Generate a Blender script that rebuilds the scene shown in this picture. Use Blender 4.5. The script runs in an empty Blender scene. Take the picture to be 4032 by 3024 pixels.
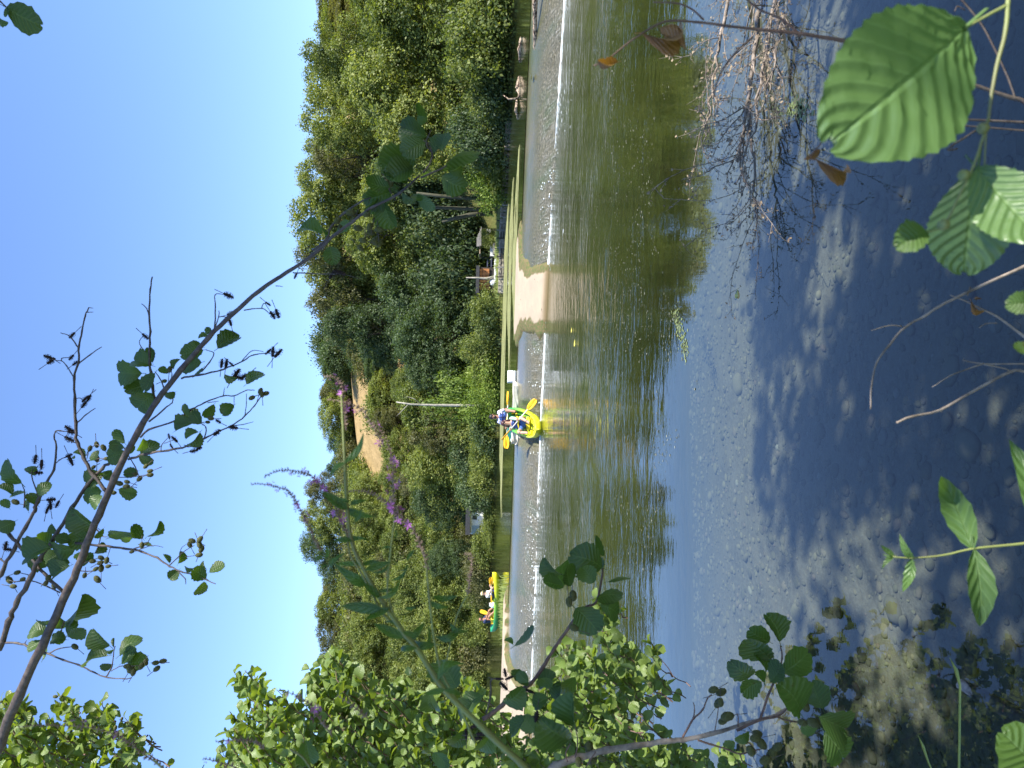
import bpy, math, random
import numpy as np
from mathutils import Vector, Matrix

random.seed(7)
RNG = np.random.default_rng(11)
sc = bpy.context.scene
COL = sc.collection

# ------------------------------------------------------------------ camera
F = 3028.0                       # focal length in photograph pixels
CAM = Vector((0.0, 0.0, 1.95))
PITCH = math.radians(2.57)
ROLL = math.radians(1.2)
fw = Vector((0, math.cos(PITCH), -math.sin(PITCH)))
r0 = Vector((1, 0, 0))
u0 = Vector((0, math.sin(PITCH), math.cos(PITCH)))
rt = r0 * math.cos(ROLL) + u0 * math.sin(ROLL)
up = u0 * math.cos(ROLL) - r0 * math.sin(ROLL)
cam_data = bpy.data.cameras.new('camera')
cam = bpy.data.objects.new('camera', cam_data)
COL.objects.link(cam)
cam_data.sensor_width = 36.0
cam_data.sensor_fit = 'HORIZONTAL'
cam_data.lens = 36.0 * F / 4032.0
cam_data.clip_start = 0.05
cam_data.clip_end = 3000
cam_data.dof.use_dof = True
cam_data.dof.focus_distance = 18.0
cam_data.dof.aperture_fstop = 13.0
cx, cy, cz = -up, rt, -fw        # the phone was held sideways: image right is world down
cam.matrix_world = Matrix(((cx.x, cy.x, cz.x, CAM.x), (cx.y, cy.y, cz.y, CAM.y), (cx.z, cy.z, cz.z, CAM.z), (0, 0, 0, 1)))
sc.camera = cam

# ------------------------------------------------------------------ light
SUN_TO = Vector((0.66, -0.44, 0.92)).normalized()
EL = math.asin(SUN_TO.z)
AZ = math.atan2(SUN_TO.x, SUN_TO.y)
world = bpy.data.worlds.new('World')
sc.world = world
world.use_nodes = True
wn = world.node_tree
wn.nodes.clear()
sky = wn.nodes.new('ShaderNodeTexSky')
sky.sky_type = 'NISHITA'
sky.sun_disc = False
sky.sun_elevation = EL
sky.sun_rotation = AZ
sky.altitude = 200
sky.air_density = 1.0
sky.dust_density = 0.0
sky.ozone_density = 4.0
bg = wn.nodes.new('ShaderNodeBackground')
bg.inputs['Strength'].default_value = 0.13
wo = wn.nodes.new('ShaderNodeOutputWorld')
tn_ = wn.nodes.new('ShaderNodeMix'); tn_.data_type = 'RGBA'; tn_.blend_type = 'MULTIPLY'; tn_.inputs[0].default_value = 1.0; tn_.inputs[7].default_value = (0.93, 0.96, 1.08, 1)
wn.links.new(sky.outputs[0], tn_.inputs[6]); wn.links.new(tn_.outputs[2], bg.inputs[0])
wn.links.new(bg.outputs[0], wo.inputs[0])
sun_d = bpy.data.lights.new('sun', 'SUN')
sun_d.energy = 5.0
sun_d.angle = math.radians(0.55)
sun_d.color = (1.0, 0.95, 0.86)
sun = bpy.data.objects.new('sun', sun_d)
COL.objects.link(sun)
sun.rotation_euler = SUN_TO.to_track_quat('Z', 'Y').to_euler()
sun.location = (30, -20, 40)
sc.view_settings.view_transform = 'Standard'
sc.view_settings.look = 'None'
sc.view_settings.exposure = 1.2
sc.view_settings.gamma = 1.0
sc.view_settings.use_curve_mapping = False
sc.cycles.max_bounces = 8
sc.cycles.transparent_max_bounces = 12
sc.cycles.caustics_reflective = False
sc.cycles.caustics_refractive = False

# ------------------------------------------------------------------ measuring helpers
def P(x, y, D):
    """point seen at photograph pixel (x, y) at depth D metres"""
    return CAM + D * (fw + ((1512 - y) / F) * rt + ((2016 - x) / F) * up)
def G(x, y, z=0.0):
    d = fw + ((1512 - y) / F) * rt + ((2016 - x) / F) * up
    t = (z - CAM.z) / d.z
    return CAM + t * d
def PX(x, D): return x * D / F

# ------------------------------------------------------------------ object helpers
def tag(o, label=None, cat=None, group=None, kind=None):
    if label: o['label'] = label
    if cat: o['category'] = cat
    if group: o['group'] = group
    if kind: o['kind'] = kind
    return o
def empty(name, loc, label=None, cat=None, group=None):
    o = bpy.data.objects.new(name, None)
    o.empty_display_size = 0.2
    o.location = loc
    COL.objects.link(o)
    return tag(o, label, cat, group)
def adopt(child, parent):
    child.parent = parent
    child.matrix_parent_inverse = parent.matrix_basis.inverted()
def link(name, mesh, parent=None, mw=None):
    o = bpy.data.objects.new(name, mesh)
    COL.objects.link(o)
    if mw is not None: o.matrix_basis = mw
    if parent is not None: adopt(o, parent)
    return o
class MB:
    def __init__(s): s.v = []; s.f = []; s.uv = None
    def add(s, vs, fs):
        n = len(s.v)
        s.v.extend([tuple(v) for v in vs]); s.f.extend([tuple(i + n for i in f) for f in fs])
    def box(s, c, size, rz=0.0, M=None):
        cx_, cy_, cz_ = c; a, b, d = size[0] / 2, size[1] / 2, size[2] / 2
        R = Matrix.Rotation(rz, 3, 'Z')
        vs = []
        for sz in (-1, 1):
            for sx, sy in ((-1, -1), (1, -1), (1, 1), (-1, 1)):
                p = R @ Vector((sx * a, sy * b, sz * d)) + Vector(c)
                vs.append(M @ p if M else p)
        s.add(vs, [(3, 2, 1, 0), (4, 5, 6, 7), (0, 1, 5, 4), (1, 2, 6, 5), (2, 3, 7, 6), (3, 0, 4, 7)])
    def tube(s, pts, rad, n=6, cap=True):
        pts = [Vector(p) for p in pts]
        if len(pts) < 2: return
        rings = []
        t0 = (pts[1] - pts[0]).normalized()
        ref = Vector((0, 0, 1)) if abs(t0.z) < 0.9 else Vector((1, 0, 0))
        a = t0.cross(ref).normalized()
        for i, p in enumerate(pts):
            if i == 0: t = pts[1] - pts[0]
            elif i == len(pts) - 1: t = pts[-1] - pts[-2]
            else: t = pts[i + 1] - pts[i - 1]
            t = t.normalized()
            a = (a - t * a.dot(t))
            a = a.normalized() if a.length > 1e-6 else t.orthogonal().normalized()
            b = t.cross(a)
            r = rad[i] if isinstance(rad, (list, tuple)) else rad
            rings.append([p + r * (math.cos(2 * math.pi * k / n) * a + math.sin(2 * math.pi * k / n) * b) for k in range(n)])
        vs = [v for ring in rings for v in ring]
        fs = []
        for i in range(len(pts) - 1):
            for k in range(n):
                k2 = (k + 1) % n
                fs.append((i * n + k, i * n + k2, (i + 1) * n + k2, (i + 1) * n + k))
        if cap:
            fs.append(tuple(range(n - 1, -1, -1)))
            fs.append(tuple((len(pts) - 1) * n + k for k in range(n)))
        s.add(vs, fs)
    def ell(s, c, r, nu=8, nv=6, M=None):
        vs = []; fs = []
        for j in range(nv + 1):
            th = math.pi * j / nv
            for i in range(nu):
                ph = 2 * math.pi * i / nu
                p = Vector((c[0] + r[0] * math.sin(th) * math.cos(ph), c[1] + r[1] * math.sin(th) * math.sin(ph), c[2] + r[2] * math.cos(th)))
                vs.append(M @ p if M else p)
        for j in range(nv):
            for i in range(nu):
                i2 = (i + 1) % nu
                fs.append((j * nu + i, (j + 1) * nu + i, (j + 1) * nu + i2, j * nu + i2))
        s.add(vs, fs)
    def mesh(s, name, mat, smooth=True):
        me = bpy.data.meshes.new(name)
        me.from_pydata(s.v, [], s.f)
        me.update()
        if smooth: me.polygons.foreach_set('use_smooth', [True] * len(me.polygons))
        if mat: me.materials.append(mat)
        return me
    def build(s, name, mat, parent=None, smooth=True):
        return link(name, s.mesh(name, mat, smooth), parent)
def np_mesh(name, V, Fq, mat, smooth=False, attrs=None, uv=None):
    """V (n,3), Fq (m,k) arrays"""
    me = bpy.data.meshes.new(name)
    n, m, k = len(V), len(Fq), Fq.shape[1]
    me.vertices.add(n); me.vertices.foreach_set('co', np.ascontiguousarray(V, dtype=np.float32).ravel())
    me.loops.add(m * k); me.loops.foreach_set('vertex_index', np.ascontiguousarray(Fq, dtype=np.int32).ravel())
    me.polygons.add(m)
    me.polygons.foreach_set('loop_start', np.arange(0, m * k, k, dtype=np.int32))
    me.polygons.foreach_set('loop_total', np.full(m, k, dtype=np.int32))
    if smooth: me.polygons.foreach_set('use_smooth', np.ones(m, dtype=bool))
    me.update(calc_edges=True)
    if attrs:
        for an, (dom, arr) in attrs.items():
            a = me.attributes.new(an, 'FLOAT', dom)
            a.data.foreach_set('value', np.ascontiguousarray(arr, dtype=np.float32))
    if uv is not None:
        l = me.uv_layers.new(name='UVMap')
        l.data.foreach_set('uv', np.ascontiguousarray(uv[Fq.ravel()], dtype=np.float32).ravel())
    me.validate()
    if mat: me.materials.append(mat)
    return me
# cheap value noise for modelling
_T = RNG.random((64, 64, 64))
def vnoise(x, y, z=0.0):
    x = np.asarray(x, float); y = np.asarray(y, float); z = np.zeros_like(x) + z
    xi = np.floor(x).astype(int); yi = np.floor(y).astype(int); zi = np.floor(z).astype(int)
    fx = x - xi; fy = y - yi; fz = z - zi
    fx = fx * fx * (3 - 2 * fx); fy = fy * fy * (3 - 2 * fy); fz = fz * fz * (3 - 2 * fz)
    def g(a, b, c): return _T[(xi + a) & 63, (yi + b) & 63, (zi + c) & 63]
    c00 = g(0, 0, 0) * (1 - fx) + g(1, 0, 0) * fx; c10 = g(0, 1, 0) * (1 - fx) + g(1, 1, 0) * fx
    c01 = g(0, 0, 1) * (1 - fx) + g(1, 0, 1) * fx; c11 = g(0, 1, 1) * (1 - fx) + g(1, 1, 1) * fx
    return (c00 * (1 - fy) + c10 * fy) * (1 - fz) + (c01 * (1 - fy) + c11 * fy) * fz
def fbm(x, y, z=0.0, o=4):
    s = 0; a = 0.5
    for i in range(o):
        s = s + a * vnoise(np.asarray(x) * 2 ** i, np.asarray(y) * 2 ** i, z * 2 ** i + 7.3 * i); a *= 0.5
    return s

# ------------------------------------------------------------------ materials
class NT:
    def __init__(s, name):
        s.m = bpy.data.materials.new(name); s.m.use_nodes = True
        s.t = s.m.node_tree; s.t.nodes.clear()
        s.out = s.t.nodes.new('ShaderNodeOutputMaterial')
    def n(s, typ, ins=None, **kw):
        nd = s.t.nodes.new(typ)
        for k, v in kw.items(): setattr(nd, k, v)
        for k, v in (ins or {}).items():
            if isinstance(v, bpy.types.NodeSocket): s.t.links.new(v, nd.inputs[k])
            else: nd.inputs[k].default_value = v
        return nd
    def ramp(s, fac, stops):
        nd = s.n('ShaderNodeValToRGB', {'Fac': fac})
        e = nd.color_ramp.elements
        while len(e) > 1: e.remove(e[-1])
        e[0].position = stops[0][0]; e[0].color = (*stops[0][1], 1) if len(stops[0][1]) == 3 else stops[0][1]
        for p, c in stops[1:]:
            x = e.new(p); x.color = (*c, 1) if len(c) == 3 else c
        return nd.outputs[0]
    def mapr(s, v, a, b, c=0.0, d=1.0, typ='LINEAR'):
        nd = s.n('ShaderNodeMapRange', {0: v, 1: a, 2: b, 3: c, 4: d}, interpolation_type=typ)
        return nd.outputs[0]
    def math(s, op, a, b=0.0, c=0.0):
        return s.n('ShaderNodeMath', {0: a, 1: b, 2: c}, operation=op).outputs[0]
    def mix(s, f, a, b):
        nd = s.n('ShaderNodeMix', data_type='RGBA')
        for i, v in ((0, f), (6, a), (7, b)):
            if isinstance(v, bpy.types.NodeSocket): s.t.links.new(v, nd.inputs[i])
            else: nd.inputs[i].default_value = v if i == 0 else (*v, 1)
        return nd.outputs[2]
    def noise(s, scale, detail=4, rough=0.55, vec=None, out='Fac', dist=0.0):
        ins = {'Scale': scale, 'Detail': detail, 'Roughness': rough, 'Distortion': dist}
        if vec is not None: ins['Vector'] = vec
        return s.n('ShaderNodeTexNoise', ins).outputs[out]
    def obj(s): return s.n('ShaderNodeTexCoord').outputs['Object']
    def pos(s): return s.n('ShaderNodeNewGeometry').outputs['Position']
    def scale(s, v, sx, sy, sz): return s.n('ShaderNodeMapping', {'Vector': v, 'Scale': (sx, sy, sz)}).outputs[0]
    def attr(s, a): return s.n('ShaderNodeAttribute', attribute_name=a).outputs['Fac']
    def bump(s, h, strength=0.3, dist=0.02, normal=None):
        ins = {'Height': h, 'Strength': strength, 'Distance': dist}
        if normal is not None: ins['Normal'] = normal
        return s.n('ShaderNodeBump', ins).outputs[0]
    def pbr(s, col, rough=0.6, normal=None, spec=0.5, metal=0.0):
        nd = s.n('ShaderNodeBsdfPrincipled')
        for k, v in (('Base Color', col), ('Roughness', rough), ('Metallic', metal), ('Specular IOR Level', spec)):
            if isinstance(v, bpy.types.NodeSocket): s.t.links.new(v, nd.inputs[k])
            else: nd.inputs[k].default_value = (*v, 1) if k == 'Base Color' else v
        if normal is not None: s.t.links.new(normal, nd.inputs['Normal'])
        return nd.outputs[0]
    def end(s, sh):
        s.t.links.new(sh, s.out.inputs[0]); return s.m
def simple(name, c1, c2=None, scale=8.0, rough=0.6, bump=0.0, spec=0.4):
    t = NT(name)
    nz = t.noise(scale, 5, 0.6, t.obj())
    c2 = c2 or tuple(x * 0.75 for x in c1)
    col = t.mix(t.mapr(nz, 0.35, 0.65), c1, c2)
    nrm = t.bump(nz, bump, 0.01) if bump else None
    return t.end(t.pbr(col, rough, nrm, spec))
def foliage(name, stops, trans=0.4, hue=0.0, rough=0.55):
    """leaf cluster material: per-leaf tone attribute + per-tree random"""
    t = NT(name)
    tone = t.attr('tone')
    oi = t.n('ShaderNodeObjectInfo').outputs['Random']
    big = t.noise(0.35, 2, 0.5, t.pos())
    v = t.math('ADD', t.math('MULTIPLY', tone, 0.62), t.math('ADD', t.math('MULTIPLY', oi, 0.2), t.math('MULTIPLY', big, 0.35)))
    col = t.ramp(t.mapr(v, 0.12, 1.0), stops)
    a = t.pbr(col, rough, None, 0.35)
    tr = t.n('ShaderNodeBsdfTranslucent', {'Color': t.mix(0.5, (0.0, 0.0, 0.0), (0, 0, 0))})
    t.t.links.new(t.n('ShaderNodeMix', {}, data_type='RGBA', blend_type='MULTIPLY').outputs[2], tr.inputs['Color'])
    mul = tr.inputs['Color'].links[0].from_node
    mul.inputs[0].default_value = 1.0
    t.t.links.new(col, mul.inputs[6]); mul.inputs[7].default_value = (1.5, 1.5, 0.6, 1)
    mx = t.n('ShaderNodeMixShader', {0: trans, 1: a, 2: tr.outputs[0]})
    return t.end(mx.outputs[0])
def near_leaf(name, top, under, veins=8.0, trans=0.38, spec=0.5, rough=0.42, spots=0.0):
    t = NT(name)
    uv = t.n('ShaderNodeUVMap').outputs[0]
    sep = t.n('ShaderNodeSeparateXYZ', {0: uv})
    u, v = sep.outputs[0], sep.outputs[1]
    av = t.math('ABSOLUTE', v)
    ph = t.math('MULTIPLY', t.math('SUBTRACT', u, t.math('MULTIPLY', av, 0.28)), veins * 2 * math.pi)
    w = t.math('SINE', ph)
    rib = t.mapr(av, 0.0, 0.07, 1.0, 0.0)
    vein = t.mapr(w, 0.82, 1.0, 0.0, 0.6)
    mask = t.math('MAXIMUM', rib, vein)
    oi = t.n('ShaderNodeObjectInfo').outputs['Random']
    nz = t.noise(6, 3, 0.6, t.pos())
    tone = t.mapr(t.math('ADD', oi, nz), 0.3, 1.6)
    g = t.n('ShaderNodeNewGeometry').outputs['Backfacing']
    c1 = t.mix(tone, tuple(c * 0.75 for c in top), tuple(c * 1.3 for c in top))
    c = t.mix(g, c1, under)
    c = t.mix(t.math('MULTIPLY', mask, 0.35), c, tuple(min(1, x * 1.9 + .02) for x in under))
    if spots:
        sp = t.mapr(t.noise(90, 2, 0.5, t.pos()), 0.68, 0.72)
        c = t.mix(t.math('MULTIPLY', sp, spots), c, (0.06, 0.035, 0.01))
    h = t.math('SUBTRACT', t.math('MULTIPLY', w, 0.5), t.math('MULTIPLY', rib, 1.2))
    nrm = t.bump(h, 0.55, 0.0016)
    a = t.pbr(c, rough, nrm, spec)
    mul = t.n('ShaderNodeMix', data_type='RGBA', blend_type='MULTIPLY')
    mul.inputs[0].default_value = 1.0
    t.t.links.new(c, mul.inputs[6]); mul.inputs[7].default_value = (1.7, 1.75, 0.35, 1)
    tr = t.n('ShaderNodeBsdfTranslucent', {'Color': mul.outputs[2]})
    return t.end(t.n('ShaderNodeMixShader', {0: trans, 1: a, 2: tr.outputs[0]}).outputs[0])

def water_mat(name, near):
    t = NT(name)
    p = t.pos()
    sep = t.n('ShaderNodeSeparateXYZ', {0: p})
    Y = sep.outputs[1]
    X = sep.outputs[0]
    if near:
        far = t.mapr(Y, 6.5, 14.0, 0.0, 1.0, 'SMOOTHSTEP')
        pv = t.scale(p, 0.55, 1.0, 1.0)
        n1 = t.noise(9.0, 3, 0.6, pv, dist=0.6)
        n2 = t.noise(2.2, 2, 0.5, pv, dist=0.4)
        n3 = t.noise(0.6, 2, 0.5, p)
        h = t.math('ADD', t.math('MULTIPLY', n1, 0.35), n2)
        patch = t.math('MULTIPLY', t.mapr(n3, 0.38, 0.62, 0.45, 1.0), t.mapr(Y, 13.0, 19.0, 1.0, 0.55))
        amp = t.math('MULTIPLY', t.mapr(far, 0.0, 1.0, 0.02, 0.5), patch)
        nd = t.n('ShaderNodeBump', {'Height': h, 'Distance': 0.07, 'Strength': amp})
        nrm = nd.outputs[0]
        tint = t.mix(t.mapr(Y, 5, 11), (0.68, 0.77, 0.80), (0.42, 0.5, 0.3))
        rough = t.mapr(far, 0.0, 1.0, 0.0, 0.05)
    else:
        pv = t.scale(p, 0.4, 1.0, 1.0)
        n1 = t.noise(3.5, 3, 0.6, pv)
        nrm = t.bump(n1, 0.12, 0.05)
        tint = t.mix(0.5, (0.35, 0.42, 0.2), (0.4, 0.45, 0.2))
        rough = 0.02
    fr = t.n('ShaderNodeFresnel', {'IOR': 1.5 if near else 1.333, 'Normal': nrm}).outputs[0]
    gl = t.n('ShaderNodeBsdfGlossy', {'Color': (1, 1, 1, 1), 'Roughness': rough, 'Normal': nrm})
    tr = t.n('ShaderNodeBsdfTransparent', {'Color': tint})
    if not near:
        di = t.n('ShaderNodeBsdfDiffuse', {'Color': (0.045, 0.06, 0.018, 1)})
        tr2 = t.n('ShaderNodeMixShader', {0: 0.75, 1: tr.outputs[0], 2: di.outputs[0]})
    else:
        di = t.n('ShaderNodeBsdfDiffuse', {'Color': (0.06, 0.075, 0.022, 1)})
        f = t.mapr(Y, 6.0, 13.0, 0.02, 0.5)
        tr2 = t.n('ShaderNodeMixShader', {0: f, 1: tr.outputs[0], 2: di.outputs[0]})
    return t.end(t.n('ShaderNodeMixShader', {0: fr, 1: tr2.outputs[0], 2: gl.outputs[0]}).outputs[0])

M = {}
M['water_near'] = water_mat('lower river water', True)
M['water_far'] = water_mat('upper river water', False)
G1 = [(0.0, (0.035, 0.055, 0.014)), (0.35, (0.095, 0.13, 0.03)), (0.7, (0.21, 0.245, 0.06)), (1.0, (0.34, 0.36, 0.12))]
G2 = [(0.0, (0.022, 0.042, 0.016)), (0.4, (0.055, 0.09, 0.035)), (0.75, (0.10, 0.145, 0.06)), (1.0, (0.17, 0.21, 0.10))]
G3 = [(0.0, (0.05, 0.09, 0.015)), (0.4, (0.12, 0.185, 0.028)), (0.75, (0.2, 0.27, 0.045)), (1.0, (0.28, 0.33, 0.08))]
G4 = [(0.0, (0.035, 0.042, 0.016)), (0.4, (0.085, 0.095, 0.032)), (0.75, (0.15, 0.15, 0.06)), (1.0, (0.23, 0.21, 0.09))]
M['fol_green'] = foliage('broadleaf foliage', G1)
M['fol_grey'] = foliage('grey green foliage', G2)
M['fol_bright'] = foliage('yellow green foliage', G3, 0.38)
M['fol_olive'] = foliage('dry olive foliage', G4)
def bark(name, a, b, sc_=(6, 6, 1.5)):
    t = NT(name); v = t.scale(t.obj(), *sc_)
    nz = t.noise(3, 6, 0.65, v)
    return t.end(t.pbr(t.mix(t.mapr(nz, 0.35, 0.65), a, b), 0.85, t.bump(nz, 0.5, 0.02), 0.2))
M['bark'] = bark('tree bark', (0.10, 0.08, 0.06), (0.04, 0.035, 0.025))
M['bark_pale'] = bark('pale bark', (0.42, 0.39, 0.33), (0.16, 0.15, 0.12))
M['bark_mid'] = bark('mossy bark', (0.1, 0.095, 0.07), (0.035, 0.04, 0.02))
M['ivy'] = M['fol_grey']
M['twig'] = simple('alder bark', (0.10, 0.08, 0.065), (0.045, 0.032, 0.028), 60, 0.6, 0.3)
M['twig_red'] = simple('reddish twig', (0.17, 0.10, 0.07), (0.09, 0.05, 0.04), 60, 0.55, 0.3)
M['twig_dead'] = simple('dead wood', (0.32, 0.26, 0.21), (0.10, 0.08, 0.06), 30, 0.8, 0.3)
M['stem_green'] = simple('green stem', (0.22, 0.26, 0.08), (0.15, 0.15, 0.06), 20, 0.5)
M['alder_leaf'] = near_leaf('alder leaf', (0.06, 0.11, 0.025), (0.08, 0.125, 0.045), spots=0.5)
M['shrub_leaf'] = near_leaf('alder shrub leaf', (0.125, 0.18, 0.04), (0.15, 0.2, 0.06))
M['big_leaf'] = near_leaf('large near leaf', (0.10, 0.18, 0.055), (0.11, 0.18, 0.06), 9.0, 0.3, 0.7, 0.4)
M['stem_leaf'] = near_leaf('herb leaf', (0.075, 0.14, 0.04), (0.10, 0.16, 0.06), 5.0, 0.35)
M['dead_leaf'] = near_leaf('dead brown leaf', (0.20, 0.10, 0.045), (0.24, 0.13, 0.06), 8.0, 0.25)
M['cone_green'] = simple('green alder cone', (0.13, 0.14, 0.035), (0.05, 0.05, 0.02), 220, 0.7, 0.5)
M['cone_old'] = simple('old alder cone', (0.035, 0.02, 0.02), (0.012, 0.008, 0.009), 100, 0.8)
M['petal'] = simple('magenta petal', (0.45, 0.14, 0.42), (0.32, 0.10, 0.36), 40, 0.6)
M['bud'] = simple('loosestrife bud', (0.26, 0.2, 0.12), (0.17, 0.10, 0.11), 200, 0.8)
# concrete
t = NT('pale weathered concrete')
o_ = t.pos()
n1 = t.noise(1.3, 6, 0.65, o_); n2 = t.noise(14, 5, 0.7, o_); sp = t.noise(5, 3, 0.5, o_)
c = t.mix(t.mapr(n1, 0.3, 0.7), (0.40, 0.31, 0.215), (0.30, 0.25, 0.185))
c = t.mix(t.mapr(n2, 0.55, 0.75), c, (0.3, 0.25, 0.18))
c = t.mix(t.mapr(sp, 0.7, 0.74), c, (0.08, 0.07, 0.05))
low = t.mapr(t.n('ShaderNodeSeparateXYZ', {0: o_}).outputs[2], 0.03, 0.16, 1, 0)
c = t.mix(t.math('MULTIPLY', low, 0.8), c, (0.16, 0.11, 0.04))
c = t.mix(t.mapr(t.attr('moss'), 0.25, 0.6), c, t.mix(t.mapr(n2, 0.4, 0.6), (0.07, 0.10, 0.025), (0.16, 0.11, 0.055)))
M['concrete'] = t.end(t.pbr(c, 0.85, t.bump(n2, 0.5, 0.02), 0.25))
M['concrete_white'] = simple('white limestone block', (0.72, 0.68, 0.58), (0.55, 0.5, 0.4), 3, 0.85, 0.4)
# weir face with thin water running over it
t = NT('wet weir face')
uv = t.n('ShaderNodeUVMap').outputs[0]
sp = t.n('ShaderNodeSeparateXYZ', {0: uv}); tt = sp.outputs[1]
flow = t.scale(uv, 1.0, 1.1, 1.0)
fine = t.scale(uv, 9.0, 2.2, 1.0)
nA = t.noise(0.9, 3, 0.6, flow); nB = t.noise(2.2, 6, 0.75, fine); nC = t.noise(16, 5, 0.85, t.scale(uv, 1.3, 3.0, 1.0))
base = t.mix(t.mapr(nA, 0.35, 0.65), (0.13, 0.115, 0.075), (0.07, 0.085, 0.045))
base = t.mix(t.mapr(nC, 0.5, 0.7), base, (0.16, 0.14, 0.10))
rg = t.mapr(tt, 0.38, 0.62)
base = t.mix(t.math('MULTIPLY', rg, 0.9), base, t.ramp(t.mapr(nC, 0.36, 0.66), [(0, (0.02, 0.024, 0.012)), (0.4, (0.085, 0.08, 0.035)), (0.7, (0.2, 0.17, 0.10)), (1, (0.42, 0.38, 0.30))]))
moss = t.math('MULTIPLY', t.mapr(tt, 0.45, 0.7), t.mapr(nA, 0.54, 0.66, 0, 0.6))
base = t.mix(moss, base, (0.05, 0.085, 0.02))
wht = t.math('MULTIPLY', t.mapr(tt, 0.52, 0.8), t.mapr(nA, 0.28, 0.6))
w1 = t.mapr(t.math('ADD', t.math('MULTIPLY', nB, 0.55), t.math('MULTIPLY', nC, 0.5)), 0.54, 0.66)
wht = t.math('MULTIPLY', wht, w1)
edge = t.mapr(tt, 0.965, 1.0)
base = t.mix(t.math('MAXIMUM', t.math('MULTIPLY', wht, 0.5), t.math('MULTIPLY', edge, 0.0)), base, (0.82, 0.84, 0.84))
hb = t.math('ADD', t.math('MULTIPLY', nB, t.mapr(tt, 0.3, 0.8, 0.12, 1.0)), t.math('MULTIPLY', nC, t.mapr(tt, 0.4, 0.8, 0.02, 0.9)))
M['weir'] = t.end(t.pbr(base, t.mapr(tt, 0.3, 0.8, 0.1, 0.35), t.bump(hb, 0.9, 0.06), t.mapr(tt, 0.3, 0.7, 0.7, 0.35)))
t = NT('white water foam')
nz = t.noise(9, 6, 0.75, t.pos())
M['foam'] = t.end(t.pbr(t.mix(t.mapr(nz, 0.35, 0.6), (0.55, 0.62, 0.6), (0.88, 0.9, 0.9)), 0.6, t.bump(nz, 0.7, 0.05), 0.4))
# river bed
t = NT('river bed gravel')
p = t.pos(); Yb = t.n('ShaderNodeSeparateXYZ', {0: p}).outputs[1]
n1 = t.noise(3.0, 6, 0.7, p); n2 = t.noise(25, 4, 0.7, p)
c = t.mix(t.mapr(n1, 0.35, 0.65), (0.26, 0.215, 0.135), (0.14, 0.12, 0.08))
c = t.mix(t.mapr(n2, 0.4, 0.7), c, (0.25, 0.225, 0.165))
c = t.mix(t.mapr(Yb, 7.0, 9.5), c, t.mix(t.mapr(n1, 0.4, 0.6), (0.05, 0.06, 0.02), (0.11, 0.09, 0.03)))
M['bed'] = t.end(t.pbr(c, 0.9, t.bump(n2, 0.5, 0.03), 0.2))
t = NT('river pebbles')
tn = t.attr('tone')
c = t.ramp(tn, [(0, (0.12, 0.105, 0.075)), (0.4, (0.23, 0.19, 0.12)), (0.8, (0.29, 0.245, 0.155)), (0.95, (0.24, 0.17, 0.13)), (1, (0.38, 0.35, 0.27))])
M['pebble'] = t.end(t.pbr(t.mix(t.mapr(t.noise(20, 4, 0.6, t.pos()), 0.35, 0.65, 0, 0.5), c, (0.2, 0.19, 0.1)), 0.85, None, 0.2))
# land
t = NT('hillside grass')
p = t.pos()
n1 = t.noise(0.06, 5, 0.6, p); n2 = t.noise(0.9, 5, 0.7, t.scale(p, 1, 0.3, 1)); n3 = t.noise(4, 4, 0.7, p)
hz = t.n('ShaderNodeSeparateXYZ', {0: p}).outputs[2]
dry = t.mix(t.mapr(n2, 0.35, 0.65), (0.40, 0.28, 0.13), (0.27, 0.19, 0.085))
dry = t.mix(t.mapr(n3, 0.55, 0.75), dry, (0.17, 0.14, 0.05))
grn = t.mix(t.mapr(n2, 0.35, 0.65), (0.10, 0.12, 0.035), (0.16, 0.15, 0.05))
c = t.mix(t.mapr(hz, 2.0, 7.0), grn, dry)
M['land'] = t.end(t.pbr(c, 0.95, t.bump(n3, 0.6, 0.2), 0.1))
t = NT('floating weed mat')
p = t.pos(); n1 = t.noise(1.5, 5, 0.7, t.scale(p, 0.35, 1.6, 1)); n2 = t.noise(14, 4, 0.8, p)
c = t.mix(t.mapr(n1, 0.35, 0.65), (0.19, 0.20, 0.07), (0.27, 0.27, 0.11))
c = t.mix(t.mapr(n2, 0.55, 0.75), c, (0.08, 0.11, 0.03))
sh_ = t.pbr(c, 0.8, t.bump(n2, 0.5, 0.03), 0.3)
gap = t.mapr(t.noise(2.2, 6, 0.75, t.scale(p, 0.3, 1.8, 1)), 0.40, 0.47, 1.0, 0.0)
M['weed'] = t.end(t.n('ShaderNodeMixShader', {0: gap, 1: sh_, 2: t.n('ShaderNodeBsdfTransparent').outputs[0]}).outputs[0])
M['white_paint'] = simple('white paint', (0.78, 0.78, 0.75), (0.66, 0.66, 0.62), 5, 0.55)
M['white_plastic'] = simple('white plastic', (0.8, 0.8, 0.8), (0.72, 0.72, 0.74), 9, 0.35)
M['pale_blue'] = simple('pale blue paint', (0.42, 0.52, 0.55), (0.36, 0.45, 0.48), 6, 0.6)
M['dark_roof'] = simple('dark roofing', (0.05, 0.05, 0.055), (0.03, 0.03, 0.032), 8, 0.8)
M['orange_wood'] = simple('orange wood cladding', (0.45, 0.19, 0.065), (0.36, 0.15, 0.05), 14, 0.6, 0.2)
M['grey_wood'] = simple('grey weathered wood', (0.28, 0.26, 0.24), (0.17, 0.16, 0.15), 10, 0.8, 0.3)
M['dark_wood'] = simple('dark wood', (0.05, 0.04, 0.035), (0.025, 0.022, 0.02), 10, 0.8)
M['stone'] = simple('bank stone', (0.36, 0.32, 0.25), (0.2, 0.18, 0.14), 5, 0.9, 0.5)
M['teal'] = simple('teal plastic', (0.02, 0.22, 0.17), (0.02, 0.17, 0.14), 4, 0.4)
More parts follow.
